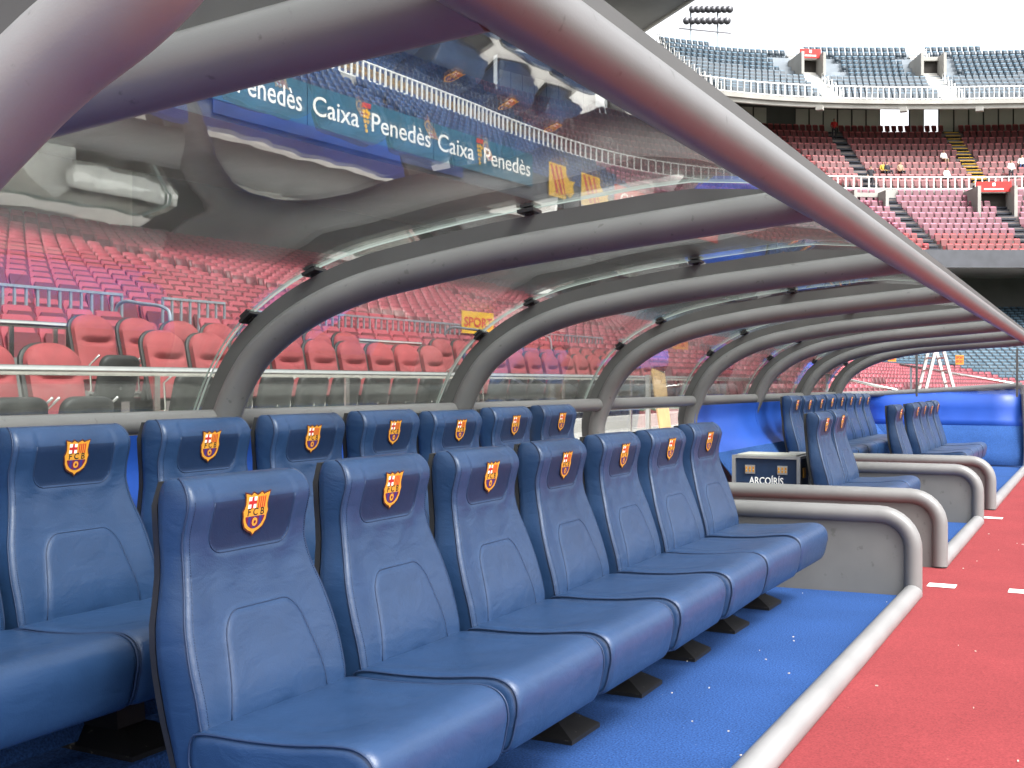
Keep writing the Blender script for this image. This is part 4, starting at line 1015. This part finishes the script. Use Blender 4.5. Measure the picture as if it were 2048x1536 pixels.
# ------------------------------------------------------------------ people in the far stand
def make_person(sit, top, legs, name='person'):
    h = {}
    if sit: J = dict(pel=(0, 0, .48), kn=(.42, .1, .50), an=(.44, .1, .06), hip=(.05, .1, .48))
    else: J = dict(pel=(0, 0, .92), kn=(.02, .1, .50), an=(0, .1, .06), hip=(0, .1, .86))
    pz = J['pel'][2]; V = [(0, 0, pz), (0, 0, pz+.22), (-.02, 0, pz+.45), (0, 0, pz+.54), (.02, 0, pz+.62), (.03, 0, pz+.78)]; E = [(0, 1), (1, 2), (2, 3), (3, 4), (4, 5)]; R = [.15, .14, .16, .055, .10, .085]
    for s in (-1, 1):
        b = len(V); V += [(J['hip'][0], s*.1, J['hip'][2]), (J['kn'][0], s*.12, J['kn'][2]), (J['an'][0], s*.11, J['an'][2]), (J['an'][0]+.14, s*.12, .03)]; E += [(0, b), (b, b+1), (b+1, b+2), (b+2, b+3)]; R += [.095, .065, .045, .04]
        b = len(V); V += [(-.02, s*.19, pz+.44), (.02, s*.25, pz+.18), (.18, s*.2, pz+.02), (.25, s*.19, pz)]; E += [(2, b), (b, b+1), (b+1, b+2), (b+2, b+3)]; R += [.065, .048, .036, .04]
    me = bpy.data.meshes.new(name); me.from_pydata(V, E, []); o = bpy.data.objects.new(name, me); COL.objects.link(o)
    md = o.modifiers.new('skin', 'SKIN'); sv = me.skin_vertices[0].data
    for i, r in enumerate(R): sv[i].radius = (r, r)
    sv[0].use_root = True; o.modifiers.new('sub', 'SUBSURF').levels = 1
    m2 = bpy.data.meshes.new_from_object(o.evaluated_get(bpy.context.evaluated_depsgraph_get())); bpy.data.objects.remove(o)
    m2.materials.clear()
    for m in (top, legs, skin_m, hair_m): m2.materials.append(m)
    for p in m2.polygons:
        c = p.center; z = c.z-pz
        p.material_index = 3 if z > .70 or (z > .60 and c.x < -.0) else 2 if z > .50 or (c.x > .10 and -.1 < z < .12 and abs(c.y) > .16 and not (sit and z < -.02)) else 0 if z > .02 else 1
        p.use_smooth = True
    return m2
cloth = {k: mat('cloth_'+k, c, .8) for k, c in dict(red=(.6, .03, .03), white=(.7, .7, .68), dark=(.03, .03, .04), yellow=(.6, .4, .05), tan=(.45, .3, .2), blue=(.06, .1, .25)).items()}
PEOPLE = [(1558, 14, 0, 'white', 'blue', 'person in white top standing high on the dark stair'), (1671, 20, 0, 'red', 'dark', 'person in red top climbing the dark stair'), (1745, 12, 0, 'dark', 'dark', 'person in dark clothes standing by the white walkway rail'),
          (1768, 14, 1, 'yellow', 'dark', 'seated person in yellow top among the salmon red seats'), (1779, 14, 1, 'dark', 'dark', 'seated person in dark top beside the one in yellow'), (1806, 14, 1, 'tan', 'dark', 'seated person in tan top among the salmon red seats'),
          (1886, 16, 1, 'white', 'tan', 'seated person in white top by the yellow-edged stair'), (1900, 13, 1, 'white', 'dark', 'seated person in white and dark clothes low in the salmon block'), (2025, 13, 0, 'white', 'dark', 'person with white top and dark trousers standing in the salmon block'), (2043, 15, 1, 'white', 'blue', 'seated person in white top behind the standing one')]
for px, row, sit, a, b, lab in PEOPLE:
    o_, z_ = t2_row(row); s = s_at_px(px, o_-.3); q = cpt(s, o_+(.02 if sit else -.25)); o = bpy.data.objects.new('person', make_person(sit, cloth[a], cloth[b])); COL.objects.link(o)
    o.location = (q[0], q[1], z_+.005); o.rotation_euler = (0, 0, math.atan2(-np.interp(s, S, NY), -np.interp(s, S, NX))+random.uniform(-.4, .4)); tag(o, lab, 'person')
# ------------------------------------------------------------------ litter on the carpets
lit = MB()
for k in range(42):
    x = random.uniform(-.9, 1.3); y = random.uniform(2.2, 11); r = random.uniform(.002, .008); a = random.uniform(0, 6.28)
    lit.box((x, y, -.010+.003), (r*2, r*random.uniform(.6, 1.6), .004), Matrix.Rotation(a, 3, 'Z'))
for k in range(26):
    x = random.uniform(-1.9, -1.1); y = random.uniform(2.2, 7.2); r = random.uniform(.002, .005)
    lit.box((x, y, .002), (r*2, r, .004), Matrix.Rotation(random.uniform(0, 6), 3, 'Z'))
tag(lit.build('paper_scraps', mat('scrap', (.62, .55, .48), .8)), 'tiny pale scraps scattered over the red and blue carpets', 'litter', kind='stuff')
